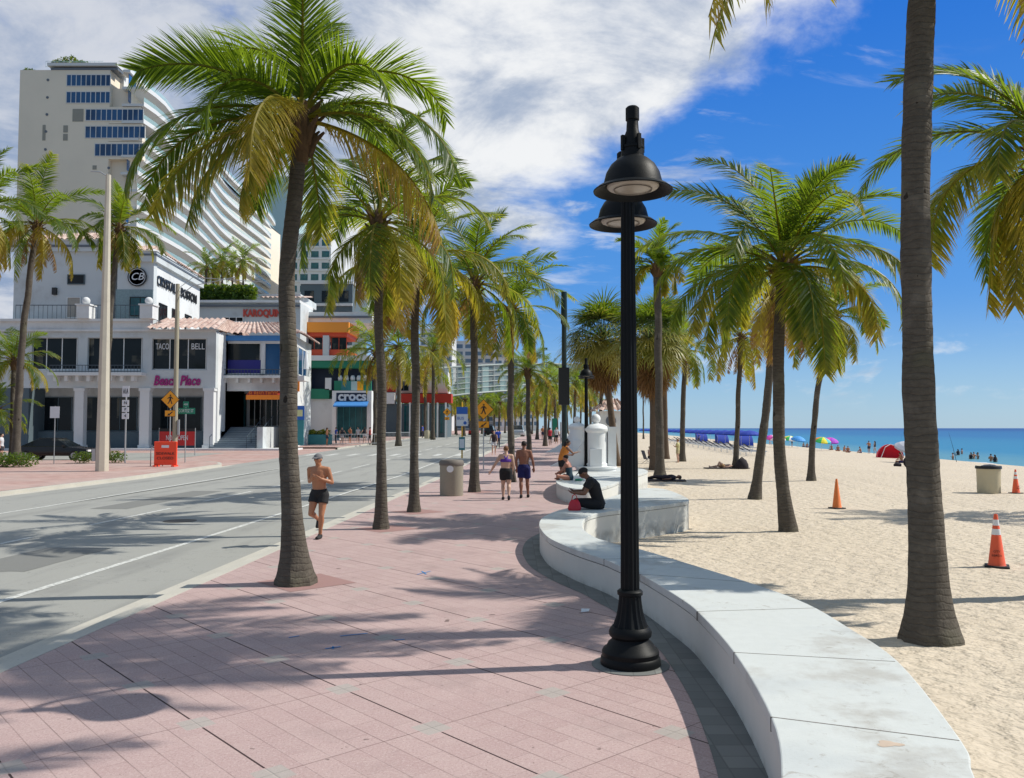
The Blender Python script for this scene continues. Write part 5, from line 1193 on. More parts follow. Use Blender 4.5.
# seated woman on the tip of the further bench
sit = dict(pelvis=(0, 0, .09), waist=(0, .02, .24), chest=(0, .05, .45), nb=(0, .09, .62), head=(0, .16, .77), look=(0, 1, -.35), sL=(-.18, .08, .57), sR=(.18, .08, .57),
           eL=(-.24, .24, .34), eR=(.24, .24, .34), wL=(-.14, .45, .24), wR=(.14, .45, .24), hL=(-.08, .52, .22), hR=(.08, .52, .22),
           pL=(-.10, .02, .09), pR=(.10, .02, .09), kL=(-.38, .34, .16), kR=(.38, .34, .16), aL=(.10, .46, .06), aR=(-.12, .40, .07), tL=(.26, .52, .05), tR=(-.28, .48, .06))
y = 28.6; p = A(570, 481, y)
tw = person((p.x, y, .45), R(68), 1.66, 'woman in dark swimsuit sitting cross legged on the further bench tip', sit, (.40, .17, .11), [('onepiece', (.02, .05, .07))], hair=(.01, .008, .008), vox=.014, female=True)
y = 33.4; p = A(562, 470, y); bend = dict(chest=(0, .10, 1.26), nb=(0, .17, 1.42), head=(.03, .25, 1.56), sL=(-.17, .15, 1.38), sR=(.17, .15, 1.38), eL=(-.2, .25, 1.12), eR=(.22, .36, 1.18), wL=(-.12, .45, 1.1), wR=(.2, .58, 1.22), hL=(-.05, .53, 1.12), hR=(.2, .68, 1.23), look=(0, 1, -.3))
person((p.x, y, 0), R(-65), 1.8, 'woman in orange top and black shorts leaning by the dark pole', bend, brown, [('tank', (.60, .20, .03)), ('shorts', (.008, .008, .01), .6)], hair=(.01, .008, .008), longhair='bun', vox=.016, female=True)
# man in black
sit2 = dict(pelvis=(0, 0, .10), waist=(0, .03, .25), chest=(0, .10, .46), nb=(0, .20, .62), head=(0, .31, .74), look=(0, 1, -.55), sL=(-.19, .17, .57), sR=(.19, .17, .57),
            eL=(-.24, .30, .34), eR=(.24, .32, .34), wL=(-.12, .54, .34), wR=(.10, .50, .36), hL=(-.06, .61, .37), hR=(.05, .58, .40),
            pL=(-.10, .03, .10), pR=(.10, .03, .10), kL=(-.14, .46, .14), kR=(.14, .46, .14), aL=(-.16, .56, -.26), aR=(.14, .56, -.26), tL=(-.17, .72, -.31), tR=(.15, .72, -.31))
y = 18.4; p = A(600, 505, y)
person((p.x-.02, y+.1, .45), R(88), 1.82, 'man in black clothes and cap sitting on the near bench looking down at his hands', sit2, brown, [('shirt', (.010, .010, .012), .6), ('trousers', (.010, .010, .013))], cap=(.01, .01, .01), hair=(.01, .01, .01), vox=.012, shoes=(.03, .03, .03), wide=1.06)
# red bag
y = 18.0; p = A(576, 503, y); t = thing('handbag', (p.x-.02, y+.15, .451), 'red handbag standing on the near bench before the man in black', 'bag', sc=.85)
b = MB(); b.tube([(0, 0, 0), (0, 0, .06), (0, 0, .2), (0, 0, .27)], [(.15, .07), (.17, .08), (.13, .05), (.08, .015)], 14, side=(1, 0, 0)); b.build('pouch', simple('red_leather', (.55, .02, .04), .4), t, 'auto')
for sg in (-1, 1): MB().tube([(-.07, .02*sg, .25), (-.05, .03*sg, .36), (0, .03*sg, .40), (.05, .03*sg, .36), (.07, .02*sg, .25)], .009, 6).build('handle', M['red'], t, True)
y = 28.2; p = A(579, 481, y); t = thing('water_bottle', (p.x, y, .452), 'green bottle lying beside the cross legged woman', 'bottle'); MB().tube([(-.13, 0, .04), (.08, 0, .04), (.11, 0, .04), (.15, 0, .04)], [.04, .04, .018, .018], 10).build('bottle_body', M['sign_green'], t, 'auto'); MB().tube([(.15, 0, .04), (.18, 0, .04)], .022, 8).build('cap', M['sign_white'], t)
# ---- beach folk: few moulds, copied
def at_sand(px, py):
    p = G(px, py, -.3)
    for _ in range(6): p = G(px, py, sandz(p.x, p.y))
    p.z = sandz(p.x, p.y); return p
p = at_sand(678, 462.5); person(p, R(60), 1.70, 'person in pale yellow beach clothes standing beside the thin beach palm', dict(eL=(-.24, .1, 1.15), wL=(-.12, .28, 1.25), hL=(-.08, .36, 1.3)), fair, [('shirt', (.5, .45, .22), .6), ('shorts', (.45, .38, .22), .6)], hair=(.2, .1, .04), vox=.022, fingers=False)
p = at_sand(648, 463.5); person((p.x+.1, p.y, p.z+.32), R(-75), 1.7, 'sunbather in dark shorts sitting low in a folding chair right of the lamp pole', dict(sit2, aL=(-.16, .66, -.22), aR=(.14, .66, -.22), head=(0, .05, .80), nb=(0, .02, .66), chest=(0, 0, .46), sL=(-.19, 0, .60), sR=(.19, 0, .60), look=(0, 1, 0)), fair, [('shorts', (.02, .02, .04), .6)], hair=(.3, .25, .2), vox=.022, fingers=False)
t = thing('beach_chair', p, 'low folding chair under the sunbather right of the lamp pole', 'chair', rz=R(-75))
b = MB(); b.obox((.1-.1, .05, .33), (.28, 0, 0), (0, .25, .02), (0, 0, .012)); b.build('seat', M['navy'], t); b = MB(); b.obox((0, -.3, .62), (.28, 0, 0), (0, -.1, .3), (0, .01, .004)); b.build('backrest', M['navy'], t)
for sx in (-1, 1): MB().tube([(.28*sx, .28, 0), (.28*sx, -.25, .5)], .014, 6).build('leg', M['galv'], t); MB().tube([(.28*sx, -.35, 0), (.28*sx, .28, .4)], .014, 6).build('leg', M['galv'], t)
lie = dict(pelvis=(0, 0, .12), waist=(0, -.13, .12), chest=(0, -.35, .13), nb=(0, -.53, .12), head=(0, -.69, .14), look=(0, .3, 1), sL=(-.19, -.48, .12), sR=(.19, -.48, .12), eL=(-.28, -.22, .06), eR=(.28, -.22, .06), wL=(-.3, .02, .05), wR=(.3, .02, .05), hL=(-.3, .1, .05), hR=(.3, .1, .05),
           pL=(-.09, .02, .11), pR=(.09, .02, .11), kL=(-.12, .43, .16), kR=(.12, .43, .12), aL=(-.13, .84, .06), aR=(.14, .84, .06), tL=(-.16, .90, .18), tR=(.17, .90, .18))
p = at_sand(664, 481); t = thing('beach_towel', p, 'dark towel spread on the sand behind the white bench end', 'towel', rz=R(82)); MB().box(-.55, .55, -1.0, 1.1, .02, .06).build('towel_cloth', M['towel'], t)
person((p.x, p.y, p.z+.05), R(82), 1.75, 'person in dark clothes lying on the dark towel behind the white bench end', lie, brown, [('shirt', (.02, .012, .02), .6), ('trousers', (.02, .014, .02))], vox=.02, fingers=False)
p = at_sand(725, 468.6); t = thing('beach_towel', p, 'thin dark mat at the foot of the thin beach palm with a bag', 'towel', rz=R(95)); MB().box(-.5, .5, -1.4, 1.2, .02, .06).build('towel_cloth', M['towel'], t)
person((p.x-.1, p.y, p.z+.05), R(95), 1.65, 'tanned person curled on the dark mat left of the thin beach palm', dict(lie, kL=(-.12, .3, .38), aL=(-.12, .5, .06), tL=(-.12, .62, .05)), fair, [('shorts', (.5, .3, .15), .5)], vox=.024, fingers=False, hair=(.3, .2, .1))
p = at_sand(742, 469); t = thing('beach_bag', p, 'black rounded beach bag leaning on the thin palm', 'bag'); MB().lathe([(.34, -.1), (.4, .1), (.38, .3), (.26, .55), (.1, .64), (.01, .66)], seg=14).build('bag_body', M['towel'], t, True); MB().tube([(-.15, 0, .58), (0, 0, .72), (.15, 0, .58)], .03, 6).build('handle', M['towel'], t)
# moulds for small figures
def mould(pose, sk, cl, **k):
    o = person((0, 0, 0), 0, 1.72, 'x', pose, sk, cl, vox=.03, fingers=False, **k); return o
moulds = []
def small(mi, loc, rz, label, group=None, sc=.98):
    o, used = moulds[mi]
    if not used: moulds[mi] = (o, True); o.location = loc; o.rotation_euler = (0, 0, rz); q = o; q['label'] = label
    else: q = dup(o, loc, rz, label)
    if group: q['group'] = group
    return q
moulds += [(mould({}, fair, [('shirt', (.55, .55, .57), .5), ('shorts', (.02, .02, .03), .6)]), False),
           (mould(wk2, brown, [('tank', (.5, .03, .05)), ('shorts', (.02, .02, .02), .7)]), False),
           (mould(sit, tanned, [('shorts', (.03, .02, .1), .5)]), False),
           (mould(dict(eL=(-.3, .05, 1.2), wL=(-.16, .2, 1.3), hL=(-.1, .28, 1.34)), tanned, [('shorts', (.02, .03, .06), .6)]), False),
           (mould(wk, fair, [('tank', (.02, .02, .03)), ('shorts', (.5, .5, .55), .5)], female=True, longhair=True), False),
           (mould({}, fair, [('shirt', (.03, .08, .45), .5), ('trousers', (.03, .03, .05))]), False)]
SW = 'people by the shops across the road'
def onwalk(px, Y): p = A(px, 441, Y); return Vector((p.x, Y, gz(Y)))
small(0, onwalk(358, 88), R(160), 'shopper in pale shirt and dark shorts outside the shoe shop', SW, 1)
small(4, onwalk(364.5, 89), R(30), 'shopper in dark top beside the one in the pale shirt', SW)
small(1, onwalk(370, 87), R(100), 'person in red top right outside the shoe shop', SW)
small(5, onwalk(422.5, 112), R(90), 'person in blue beside the pale bin across the road', SW)
small(3, onwalk(327, 82), R(-60), 'person in dark shorts near the planter left of the shoe shop', SW)
small(4, onwalk(342, 85), R(200), 'woman in dark top by the railing left of the shoe shop window', SW)
small(5, onwalk(336, 86), R(120), 'person in blue shirt by the railing at the shoe shop corner', SW)
small(3, onwalk(350, 90), R(-30), 'bare chested person directly under the blue shop awning', SW)
small(0, onwalk(384, 93), R(60), 'person in pale shirt right of the second kerb palm trunk', SW)
small(0, onwalk(1.5, 52), R(-80), 'person in pale shirt at the left edge behind the hedge', None)
PW = 'walkers far down the promenade'
small(1, onwalk(550, 82), R(5), 'walker in red top far down the promenade left of the dark pole', PW)
small(0, onwalk(556.5, 86), R(170), 'walker in pale shirt right of the walker in red', PW)
small(5, onwalk(498, 74), R(0), 'dark dressed walker just beyond the one in black tank top', PW)
small(3, onwalk(543, 100), R(190), 'bare chested walker most distant on the promenade', PW)
BF = 'bathers near the water'
for k, (mi, px, py, lab) in enumerate([(3, 869, 453.5, 'left one of the two people standing left of the red tent'), (4, 875, 453.5, 'right one of the two people standing left of the red tent'), (2, 861, 453, 'bather sitting left of the standing pair'), (2, 832, 450, 'bather sitting right of the rainbow parasol'),
        (2, 838, 451, 'second seated bather right of the rainbow parasol'), (2, 844, 451.5, 'third seated bather right of the rainbow parasol'), (3, 792, 447, 'bather standing under the yellow parasol'), (2, 803, 447, 'bather sitting left of the curved palm'), (2, 807, 447.5, 'bather sitting just left of the curved palm'),
        (2, 778, 446, 'bather sitting under the purple parasol'), (2, 902, 463, 'person in the shade of the grey parasol'), (4, 770, 445, 'woman standing near the purple parasol'), (5, 699, 443, 'attendant in blue among the cabana loungers'), (2, 848, 452.5, 'fourth seated bather right of the rainbow parasol')]):
    p = at_sand(px, py); small(mi, p, R(40*k), lab, BF)
for k, (px, py) in enumerate([(958, 455), (962, 454), (971, 459), (974, 458.5), (978, 459), (991, 461), (995, 462), (953, 459.5)]):
    p = G(px, py, -1.3); small(3 if k % 2 else 4, (p.x, p.y, -2.25), R(60*k), ['leftmost swimmer far out right of the near palm', 'second swimmer from the left, far out', 'left swimmer of the group of three in the water', 'middle swimmer of the group of three', 'right swimmer of the group of three', 'swimmer above the left side of the barrel', 'swimmer above the right side of the barrel', 'wader close to the fishing rod'][k], 'swimmers in the sea')
# ------------------------------------------------------------------ furniture
def cone(loc, label, mat, bands=True, rz=.3):
    t = thing('traffic_cone', loc, label, 'traffic cone', rz=rz)
    b = MB().box(-.19, .19, -.19, .19, 0, .035); bevel(b.build('base', M['rubber'], t), .01, 1)
    MB().lathe([(.145, .035), (.135, .05), (.03, .90), (.024, .915), (.018, .912), (.018, .85)], seg=28).build('cone_body', M[mat], t, 'auto')
    if bands:
        f = lambda z: .135-(z-.05)*(.105/.85)+.003
        for z0, z1 in ((.56, .66), (.72, .82)): MB().lathe([(f(z0), z0), (f(z1), z1)], seg=28).build('reflective_band', M['reflect'], t, 'auto')
        text('CITY', .05, M['rubber'], 'letters', t, Matrix.Translation((0, -.122, .28)) @ Matrix.Rotation(R(83), 4, 'X'), depth=.003); text('BEACH', .05, M['rubber'], 'letters', t, Matrix.Translation((0, -.129, .21)) @ Matrix.Rotation(R(83), 4, 'X'), depth=.003)
    return t
cone(at_sand(997, 567), 'nearest orange red cone with two white bands at the right edge', 'orange', rz=-.5); cone(at_sand(837, 508.5), 'plain faded orange cone without bands in mid sand', 'orange_dull', False); cone(at_sand(1016, 493.5), 'distant banded orange cone right of the tan barrel', 'orange')
p = at_sand(989, 493); t = thing('trash_barrel', p, 'tan barrel with dark liner standing on the sand at the right', 'trash can')
MB().lathe([(.40, 0), (.41, .05), (.405, .1), (.41, .15), (.415, .6), (.425, 1.0), (.44, 1.03), (.43, 1.04), (.40, 1.02), (.39, .9)], seg=32).build('barrel', M['tan'], t, 'auto'); MB().lathe([(.40, .96), (.44, 1.045), (.455, 1.02), (.46, .93)], seg=22).build('liner', M['black'], t, 'auto'); MB().ball((0.05, 0, .98), (.33, .33, .12), 10).build('rubbish', M['black'], t)
p = G(451.5, 495.5); t = thing('litter_bin', (p.x, p.y, 0), 'round exposed aggregate litter bin on the promenade by the kerb palms', 'trash can')
MB().lathe([(.37, 0), (.38, .03), (.385, .98), (.39, 1.0)], seg=32).build('bin_body', M['aggr'], t, 'auto'); MB().lathe([(.40, .99), (.41, 1.02), (.40, 1.1), (.36, 1.16), (.1, 1.18), (0, 1.18)], seg=32).build('bin_lid', M['lid'], t, 'auto')
o = MB().lathe([(0, 0), (.11, 0), (.11, .02), (0, .02)], seg=24).build('opening_plate', M['reflect'], t, 'auto'); o.matrix_local = Matrix.Translation((-.02, -.385, .88)) @ Matrix.Rotation(R(90), 4, 'X')
def diamond_sign(loc, label, H, S_=.76, rz=0, back=False):
    t = thing('crossing_sign', loc, label, 'road sign', 'yellow pedestrian crossing signs', rz)
    MB().tube([(0, 0, 0), (0, 0, H)], .032, 8).build('post', M['galv'], t)
    r = S_*.707; zc = H-r+.02; b = MB(); c = Vector((0, -.05, zc))
    def dm(r, y0, y1): bb = MB(); bb.add([(x, y, z+zc) for y in (y0, y1) for x, z in ((0, -r), (r, 0), (0, r), (-r, 0))], [(0, 1, 2, 3), (7, 6, 5, 4), (0, 4, 5, 1), (1, 5, 6, 2), (2, 6, 7, 3), (3, 7, 4, 0)]); return bb
    dm(r, -.055, -.045).build('diamond_border', M['black'], t); dm(r*.93, -.058, -.0552).build('diamond_panel', M['sign_yellow'], t)
    k = S_/.76; b = MB(); Y0, Y1 = -.064, -.059
    def pl(pts): n = len(pts); b.add([(x*k, Y0, z*k+zc) for x, z in pts]+[(x*k, Y1, z*k+zc) for x, z in pts], [tuple(range(n)), tuple(range(2*n-1, n-1, -1))]+[(i, (i+1) % n, n+(i+1) % n, n+i) for i in range(n)])
    pl([(.045*math.cos(a*.7)+.01, .24+.045*math.sin(a*.7)) for a in range(9)]); pl([(-.05, .17), (.06, .18), (.05, 0), (-.04, 0)]); pl([(-.04, .02), (.03, .02), (-.06, -.2), (-.13, -.24), (-.15, -.2), (-.10, -.17)]); pl([(-.02, .02), (.05, .02), (.08, -.1), (.13, -.24), (.07, -.25), (.03, -.12)])
    pl([(-.05, .17), (-.02, .14), (-.12, .04), (-.17, .06), (-.12, .1)]); pl([(.06, .18), (.04, .13), (.12, .02), (.17, .07), (.13, .1)])
    b.build('walker_symbol', M['black'], t)
    z0 = zc-r-.42; MB().box(-.30*k, .30*k, -.055, -.045, z0, z0+.36).build('arrow_border', M['black'], t); MB().box(-.28*k, .28*k, -.058, -.0552, z0+.02, z0+.34).build('arrow_panel', M['sign_yellow'], t)
    b = MB(); pl2 = [(.18, .1), (.10, .1), (-.05, -.04), (-.05, .02), (-.17, -.12), (.02, -.12), (-.02, -.09), (.13, .05)]; n = len(pl2)
    b.add([(x*k, Y0, z+z0+.18) for x, z in pl2]+[(x*k, Y1, z+z0+.18) for x, z in pl2], [tuple(range(n)), tuple(range(2*n-1, n-1, -1))]+[(i, (i+1) % n, n+(i+1) % n, n+i) for i in range(n)]); b.build('arrow_symbol', M['black'], t)
    return t
y = 44; p = A(483.5, 470, y); diamond_sign((p.x, y, gz(y)), 'yellow walker diamond and arrow sign just right of the fourth kerb palm', A(482, 399.5, y).z-gz(y))
y = 48; p = A(169.5, 461, y); diamond_sign((p.x, y, gz(y)), 'yellow walker diamond sign beside the orange barrier across the road', A(168, 390.5, y).z-gz(y))
y = 105; p = A(447, 445, y); diamond_sign((p.x, y, gz(y)), 'small distant yellow crossing sign left of the bus stop sign', A(447, 408, y).z-gz(y))
# bus stop
y = 56; p = A(462, 463, y); z0 = gz(y); t = thing('bus_stop_sign', (p.x, y, z0), 'bus stop sign on a yellow post with a small timetable case', 'bus stop')
MB().tube([(0, 0, 0), (0, 0, A(462, 402, y).z-z0)], .05, 8).build('post', M['pole_yellow'], t)
za, zb, zc = A(462, 407, y).z-z0, A(462, 414, y).z-z0, A(462, 426, y).z-z0
MB().box(-.36, .36, -.09, -.06, zb, za).build('blue_panel', M['sign_blue'], t); MB().box(-.38, .38, -.09, -.06, zc, zb-.01).build('white_panel', M['sign_white'], t); MB().lathe([(0, 0), (.11, 0), (.11, .01), (0, .01)], (0, 0, 0), 16).build('blue_roundel', M['sign_blue'], t).matrix_local = Matrix.Translation((.2, -.095, zc+.2)) @ Matrix.Rotation(R(90), 4, 'X')
text('BUS', .26, M['sign_blue'], 'letters', t, facing((-.1, -.1, zc+.5))); MB().box(-.20, .20, -.16, -.06, A(462, 450, y).z-z0, A(462, 437, y).z-z0).build('timetable_case', M['teal'], t); MB().box(-.16, .16, -.165, -.161, A(462, 448, y).z-z0, A(462, 439, y).z-z0).build('timetable', M['sign_white'], t)
# dark pole with box sign
y = 35.6; p = A(564.5, 478, y); t = thing('signal_pole', (p.x, y, 0), 'tall dark pole with a black box beside the woman in orange', 'pole')
H = A(564, 292, y).z; MB().tube([(0, 0, 0), (0, 0, .25), (0, 0, .3), (0, 0, H-1.4), (0, 0, H-1.3), (0, 0, H)], [.2, .18, .12, .10, .14, .12], 16).build('pole_shaft', simple('dark_green_metal', (.01, .03, .03), .35), t, 'auto')
MB().box(-.24, .2, -.30, .12, A(564, 405, y).z, A(564, 368, y).z).build('black_box', M['black'], t); MB().cbox((-.05, -.1, A(564, 418, y).z), (.12, .3, .3)).build('push_button', M['black'], t)
# concrete mast and tan pole across the road
y = 42.5; p = A(102, 468, y); t = thing('concrete_mast', (p.x, y, gz(y)), 'thick tapering pale concrete lighting mast on the far sidewalk', 'pole'); H = A(109, 175, y).z-gz(y)
MB().tube([(0, 0, 0), (0, 0, H)], [.33, .13], 8).build('mast', M['pole_conc'], t, 'auto'); MB().box(-.45, -.28, -.15, .2, .5, 1.1).build('control_box', M['galv'], t); MB().tube([(0, 0, H-.1), (-.4, 0, H+.15), (-.9, 0, H+.2)], .03, 6).build('bracket', M['galv'], t)
y = 50; p = A(174.5, 463, y); t = thing('street_light_pole', (p.x, y, gz(y)), 'slim tan pole with two thin arms behind the yellow crossing sign', 'pole'); H = A(176, 284, y).z-gz(y)
MB().tube([(0, 0, 0), (0, 0, H)], [.15, .12], 10).build('pole_shaft', M['pole_tan'], t, 'auto'); MB().tube([(0, 0, H-.8), (.9, 0, H-.1), (3.4, 0, H+.4)], .025, 6).build('arm', M['galv'], t); MB().tube([(0, 0, H-.3), (.9, 0, H+.4), (5.4, .0, H+.1)], .02, 6).build('arm', M['galv'], t); MB().obox((.22, -.05, 2.1), (.05, 0, 0), (0, .06, 0), (0, 0, .45)).build('banner_bracket', M['galv'], t)
y = 49; p = A(54, 459, y); t = thing('parking_sign', (p.x, y, gz(y)), 'small white sign on a thin post in front of the black car', 'road sign'); MB().tube([(0, 0, 0), (0, 0, A(54, 406, y).z-gz(y))], .03, 6).build('post', M['galv'], t); MB().box(-.27, .27, -.05, -.035, A(54, 418, y).z-gz(y), A(54, 406.5, y).z-gz(y)).build('sign_panel', M['sign_white'], t)
y = 50; p = A(125, 459, y); t = thing('route_sign', (p.x, y, gz(y)), 'stack of small white route signs on one post right of the concrete mast', 'road sign'); MB().tube([(0, 0, 0), (0, 0, A(125, 386, y).z-gz(y))], .05, 6).build('post', M['galv'], t)
for k, (a, c, m_, s_) in enumerate(((386, 397, 'sign_white', 'A1A'), (400, 406, 'sign_white', 'N'), (407, 412, 'sign_white', 'P'), (413, 419, 'sign_white', '4'))):
    za, zb = A(125, a, y).z-gz(y), A(125, c, y).z-gz(y); MB().box(-.2, .2, -.09, -.07, zb, za).build('sign_panel', M[m_], t); text(s_, (za-zb)*.7, M['black'], 'letters', t, facing((0, -.1, (za+zb)/2)), width=.3 if k == 0 else None)
y = 50.5; p = A(185, 462, y); t = thing('street_name_sign', (p.x, y, gz(y)), 'green street name sign on a slim post right of the orange barrier', 'street sign'); h = lambda py: A(185, py, y).z-gz(y)
MB().tube([(0, 0, 0), (0, 0, h(402))], .035, 6).build('post', M['galv'], t); MB().box(-.5, .56, -.06, -.045, h(414), h(408)).build('name_panel', M['sign_green'], t); MB().box(-.15, .18, -.06, -.045, h(407.6), h(401.5)).build('block_panel', M['sign_green'], t)
text('CORTEZ ST', .26, M['sign_white'], 'letters', t, facing((.03, -.065, h(411))), width=.9, depth=.005); text('400', .16, M['sign_white'], 'letters', t, facing((.015, -.065, h(404.5))), depth=.005)
# barrier and bike racks
y = 46.5; p = A(165.5, 463.5, y); t = thing('road_barrier', (p.x, y, gz(y)), 'orange plastic barricade beside the bicycle racks', 'barrier'); w_, h_ = .62, A(165, 441.5, y).z-gz(y)
b = MB().box(-w_, w_, -.06, .06, .08, h_); o = b.build('panel', M['barrier'], t); bevel(o, .03, 2); MB().box(-.2, .2, -.075, -.062, h_-.34, h_-.2).build('label_plate', M['sign_white'], t); text('SIDEWALK', .2, M['black'], 'letters', t, facing((0, -.07, .7)), depth=.005, width=1.0)
text('CLOSED', .2, M['black'], 'letters', t, facing((0, -.07, .45)), depth=.005, width=.9)
for sx in (-1, 1): MB().box(sx*.5-.08, sx*.5+.08, -.3, .3, 0, .08).build('foot', M['barrier'], t)
for k, px in enumerate((149, 154.5)):
    q = A(px, 463, y); t = thing('bicycle_rack', (q.x, y+.2, gz(y)), ('left' if k == 0 else 'right')+' steel hoop bicycle rack beside the orange barricade', 'bicycle rack', 'bicycle hoops'); MB().tube([(0, -.0, 0), (0, 0, .9), (.05, .02, 1.02), (.16, .05, 1.08), (.27, .08, 1.02), (.32, .1, .9), (.32, .1, 0)], .03, 8).build('hoop', M['galv'], t, True); MB().lathe([(.07, 0), (.07, .015)], seg=10).build('foot_plate', M['galv'], t)
y = 60; q = A(177, 446, y); t = thing('banner', (A(177, 440, y).x, y, gz(y)), 'red notice banner with white lettering in front of the arcade', 'banner'); w_ = A(195, 440, y).x-A(177, 440, y).x; MB().box(-w_, w_, 0, .04, A(177, 445.5, y).z-gz(y), A(177, 429, y).z-gz(y)).build('banner_cloth', M['red'], t)
text('NOW OPEN', .5, M['sign_white'], 'letters', t, facing((0, -.01, A(177, 438, y).z-gz(y))), width=w_*1.2); MB().box(-w_, w_, -.005, .045, A(177, 431.5, y).z-gz(y), A(177, 428.5, y).z-gz(y)).build('banner_header', M['black'], t)
for sx in (-1, 1): MB().tube([(sx*w_, .02, 0), (sx*w_, .02, A(177, 428, y).z-gz(y))], .03, 6).build('post', M['galv'], t)
# planter and railing by the shops
YP = 84; z0 = gz(YP); t = thing('planter', (xat(318, YP), YP, z0), 'teal grey planter box with green plants left of the shoe shop', 'planter'); w_ = (xat(334, YP)-xat(309, YP))/2; MB().box(-w_, w_, 0, 1.2, 0, 1.0).build('box', M['teal'], t); foliage([(-.7, .6, 1.15, .7, .5, .35), (.5, .6, 1.15, .7, .5, .35)], 350, .12, 5, .8).build('plants', M['leaf'], t, attr=True)
t = thing('sidewalk_railing', (0, 0, 0), 'thin grey railing along the raised walk outside the shoe shop', 'railing'); railing(t, (xat(334, 84), 84), (xat(382, 88), 88), gz(86), gz(86)+1.0, .35, 'galv'); railing(t, (xat(382, 92), 92), (xat(420, 104), 104), gz(96), gz(96)+1.0, .4, 'galv')
y = 108; p = A(427.5, 441, y); t = thing('pale_bin', (p.x, y, gz(y)), 'pale round bin across the road beside the person in blue', 'trash can'); MB().lathe([(.4, 0), (.42, .9), (.36, 1.05), (0, 1.1)], seg=16).build('bin_body', M['tan'], t, 'auto')
for px, Y, m_, lab, h_ in ((552, 90, 'green_wall', 'green upright banner far down the promenade', 2.6), (560.5, 88, 'sign_white', 'white upright panel left of the dark pole', 2.2)):
    p = A(px, 440, Y); t = thing('upright_banner', (p.x, Y, gz(Y)), lab, 'banner'); MB().tube([(0, 0, 0), (0, 0, h_)], .04, 6).build('post', M['galv'], t); MB().box(.04, .55, -.03, .03, .6, h_).build('banner_cloth', M[m_], t)
# ------------------------------------------------------------------ vehicles
def car(loc, rz, label, mat, L=4.7, W=1.82, H=1.44, suv=False, name='parked_car'):
    t = thing(name, loc, label, 'car', rz=rz); h = L/2
    if suv: prof = [(-h, .35), (-h, .9), (-h+.05, 1.1), (-h+.9, 1.16), (h-.1, 1.12), (h, .95), (h, .35)]; gh = [(-h+1.3, 1.1), (-h+2.0, H-.06), (-h+2.4, H), (h-.5, H), (h-.12, 1.1)]
    else: prof = [(-h, .3), (-h, .62), (-h+.12, .74), (-h+1.3, .90), (h-.7, .95), (h-.05, .86), (h, .6), (h, .3)]; gh = [(-h+1.15, .86), (-h+2.1, H-.05), (-h+2.6, H), (h-1.5, H-.04), (h-.45, .92)]
    b = MB(); b.xprism(prof, -W/2, W/2); o = fixn(b.build('car_body', M[mat], t)); bevel(o, .09, 3, 40); o.data.polygons.foreach_set('use_smooth', [True]*len(o.data.polygons)); o.data.set_sharp_from_angle(angle=R(40))
    b = MB(); n = len(gh); iy = W/2-.08; vs = []
    for sg in (-1, 1): vs += [(x, sg*(iy-.22*max(0, (z-.9)/(H-.9))), z) for x, z in gh]
    b.add(vs, [tuple(range(n)), tuple(range(2*n-1, n-1, -1))]+[(i, n+i, n+(i+1) % n, (i+1) % n) for i in range(n)]); o = fixn(b.build('windows', M['glass'], t)); bevel(o, .04, 2, 30)
    r_ = [p for p in gh if p[1] > H-.08]; MB().box(r_[0][0]+.05, r_[-1][0]-.05, -iy+.24, iy-.24, H-.03, H+.015).build('roof', M[mat], t)
    for x in (-h+.9, h-.9):
        for sg in (-1, 1):
            q = Matrix.Translation((x, sg*(W/2-.1), .33)) @ Matrix.Rotation(R(90), 4, 'X')
            w = MB().lathe([(.2, -.11), (.31, -.11), (.335, -.08), (.335, .08), (.31, .11), (.2, .11)], seg=22).build('tyre', M['rubber'], t, 'auto'); w.matrix_local = q
            MB().lathe([(0, -.115), (.19, -.112), (.2, -.09), (.2, .09), (.19, .112), (0, .115)], seg=14).build('rim', M['galv'], w)
    for sg in (-1, 1):
        MB().box(-h-.01, -h+.16, sg*W*.36-.2, sg*W*.36+.2, .58, .70).build('headlight', M['head'], t); MB().box(h-.12, h+.012, sg*W*.38-.16, sg*W*.38+.16, .70, .84).build('tail_light', M['tail'], t)
        MB().cbox((-h+1.55, sg*(W/2+.06), .95), (.14, .16, .12)).build('mirror', M[mat], t)
    return t
p = A(58, 458, 56); car((A(57, 458, 56).x, 56, gz(56)-.12), math.pi, 'black sedan parked behind the thin white sign across the road', 'car_black', 4.9)
RV = 'vehicles far down the road'
p = A(489.5, 437, 150); o = car((p.x, 150, gz(150)-.12), R(-93), 'dark vehicle furthest down the road left of the walkers', 'car_black', 4.8, 1.95, 1.8, True, 'road_vehicle'); 
p = A(519, 438, 128); car((p.x-.2, 128, gz(128)-.12), R(-93+180), 'silver utility vehicle behind the walking man', 'car_silver', 4.8, 1.95, 1.8, True, 'road_vehicle')
p = A(474, 437, 170); car((p.x, 170, gz(170)-.12), R(-93), 'red car beyond the yellow crossing sign', 'redcar', 4.6, name='road_vehicle') if 'redcar' in M else None
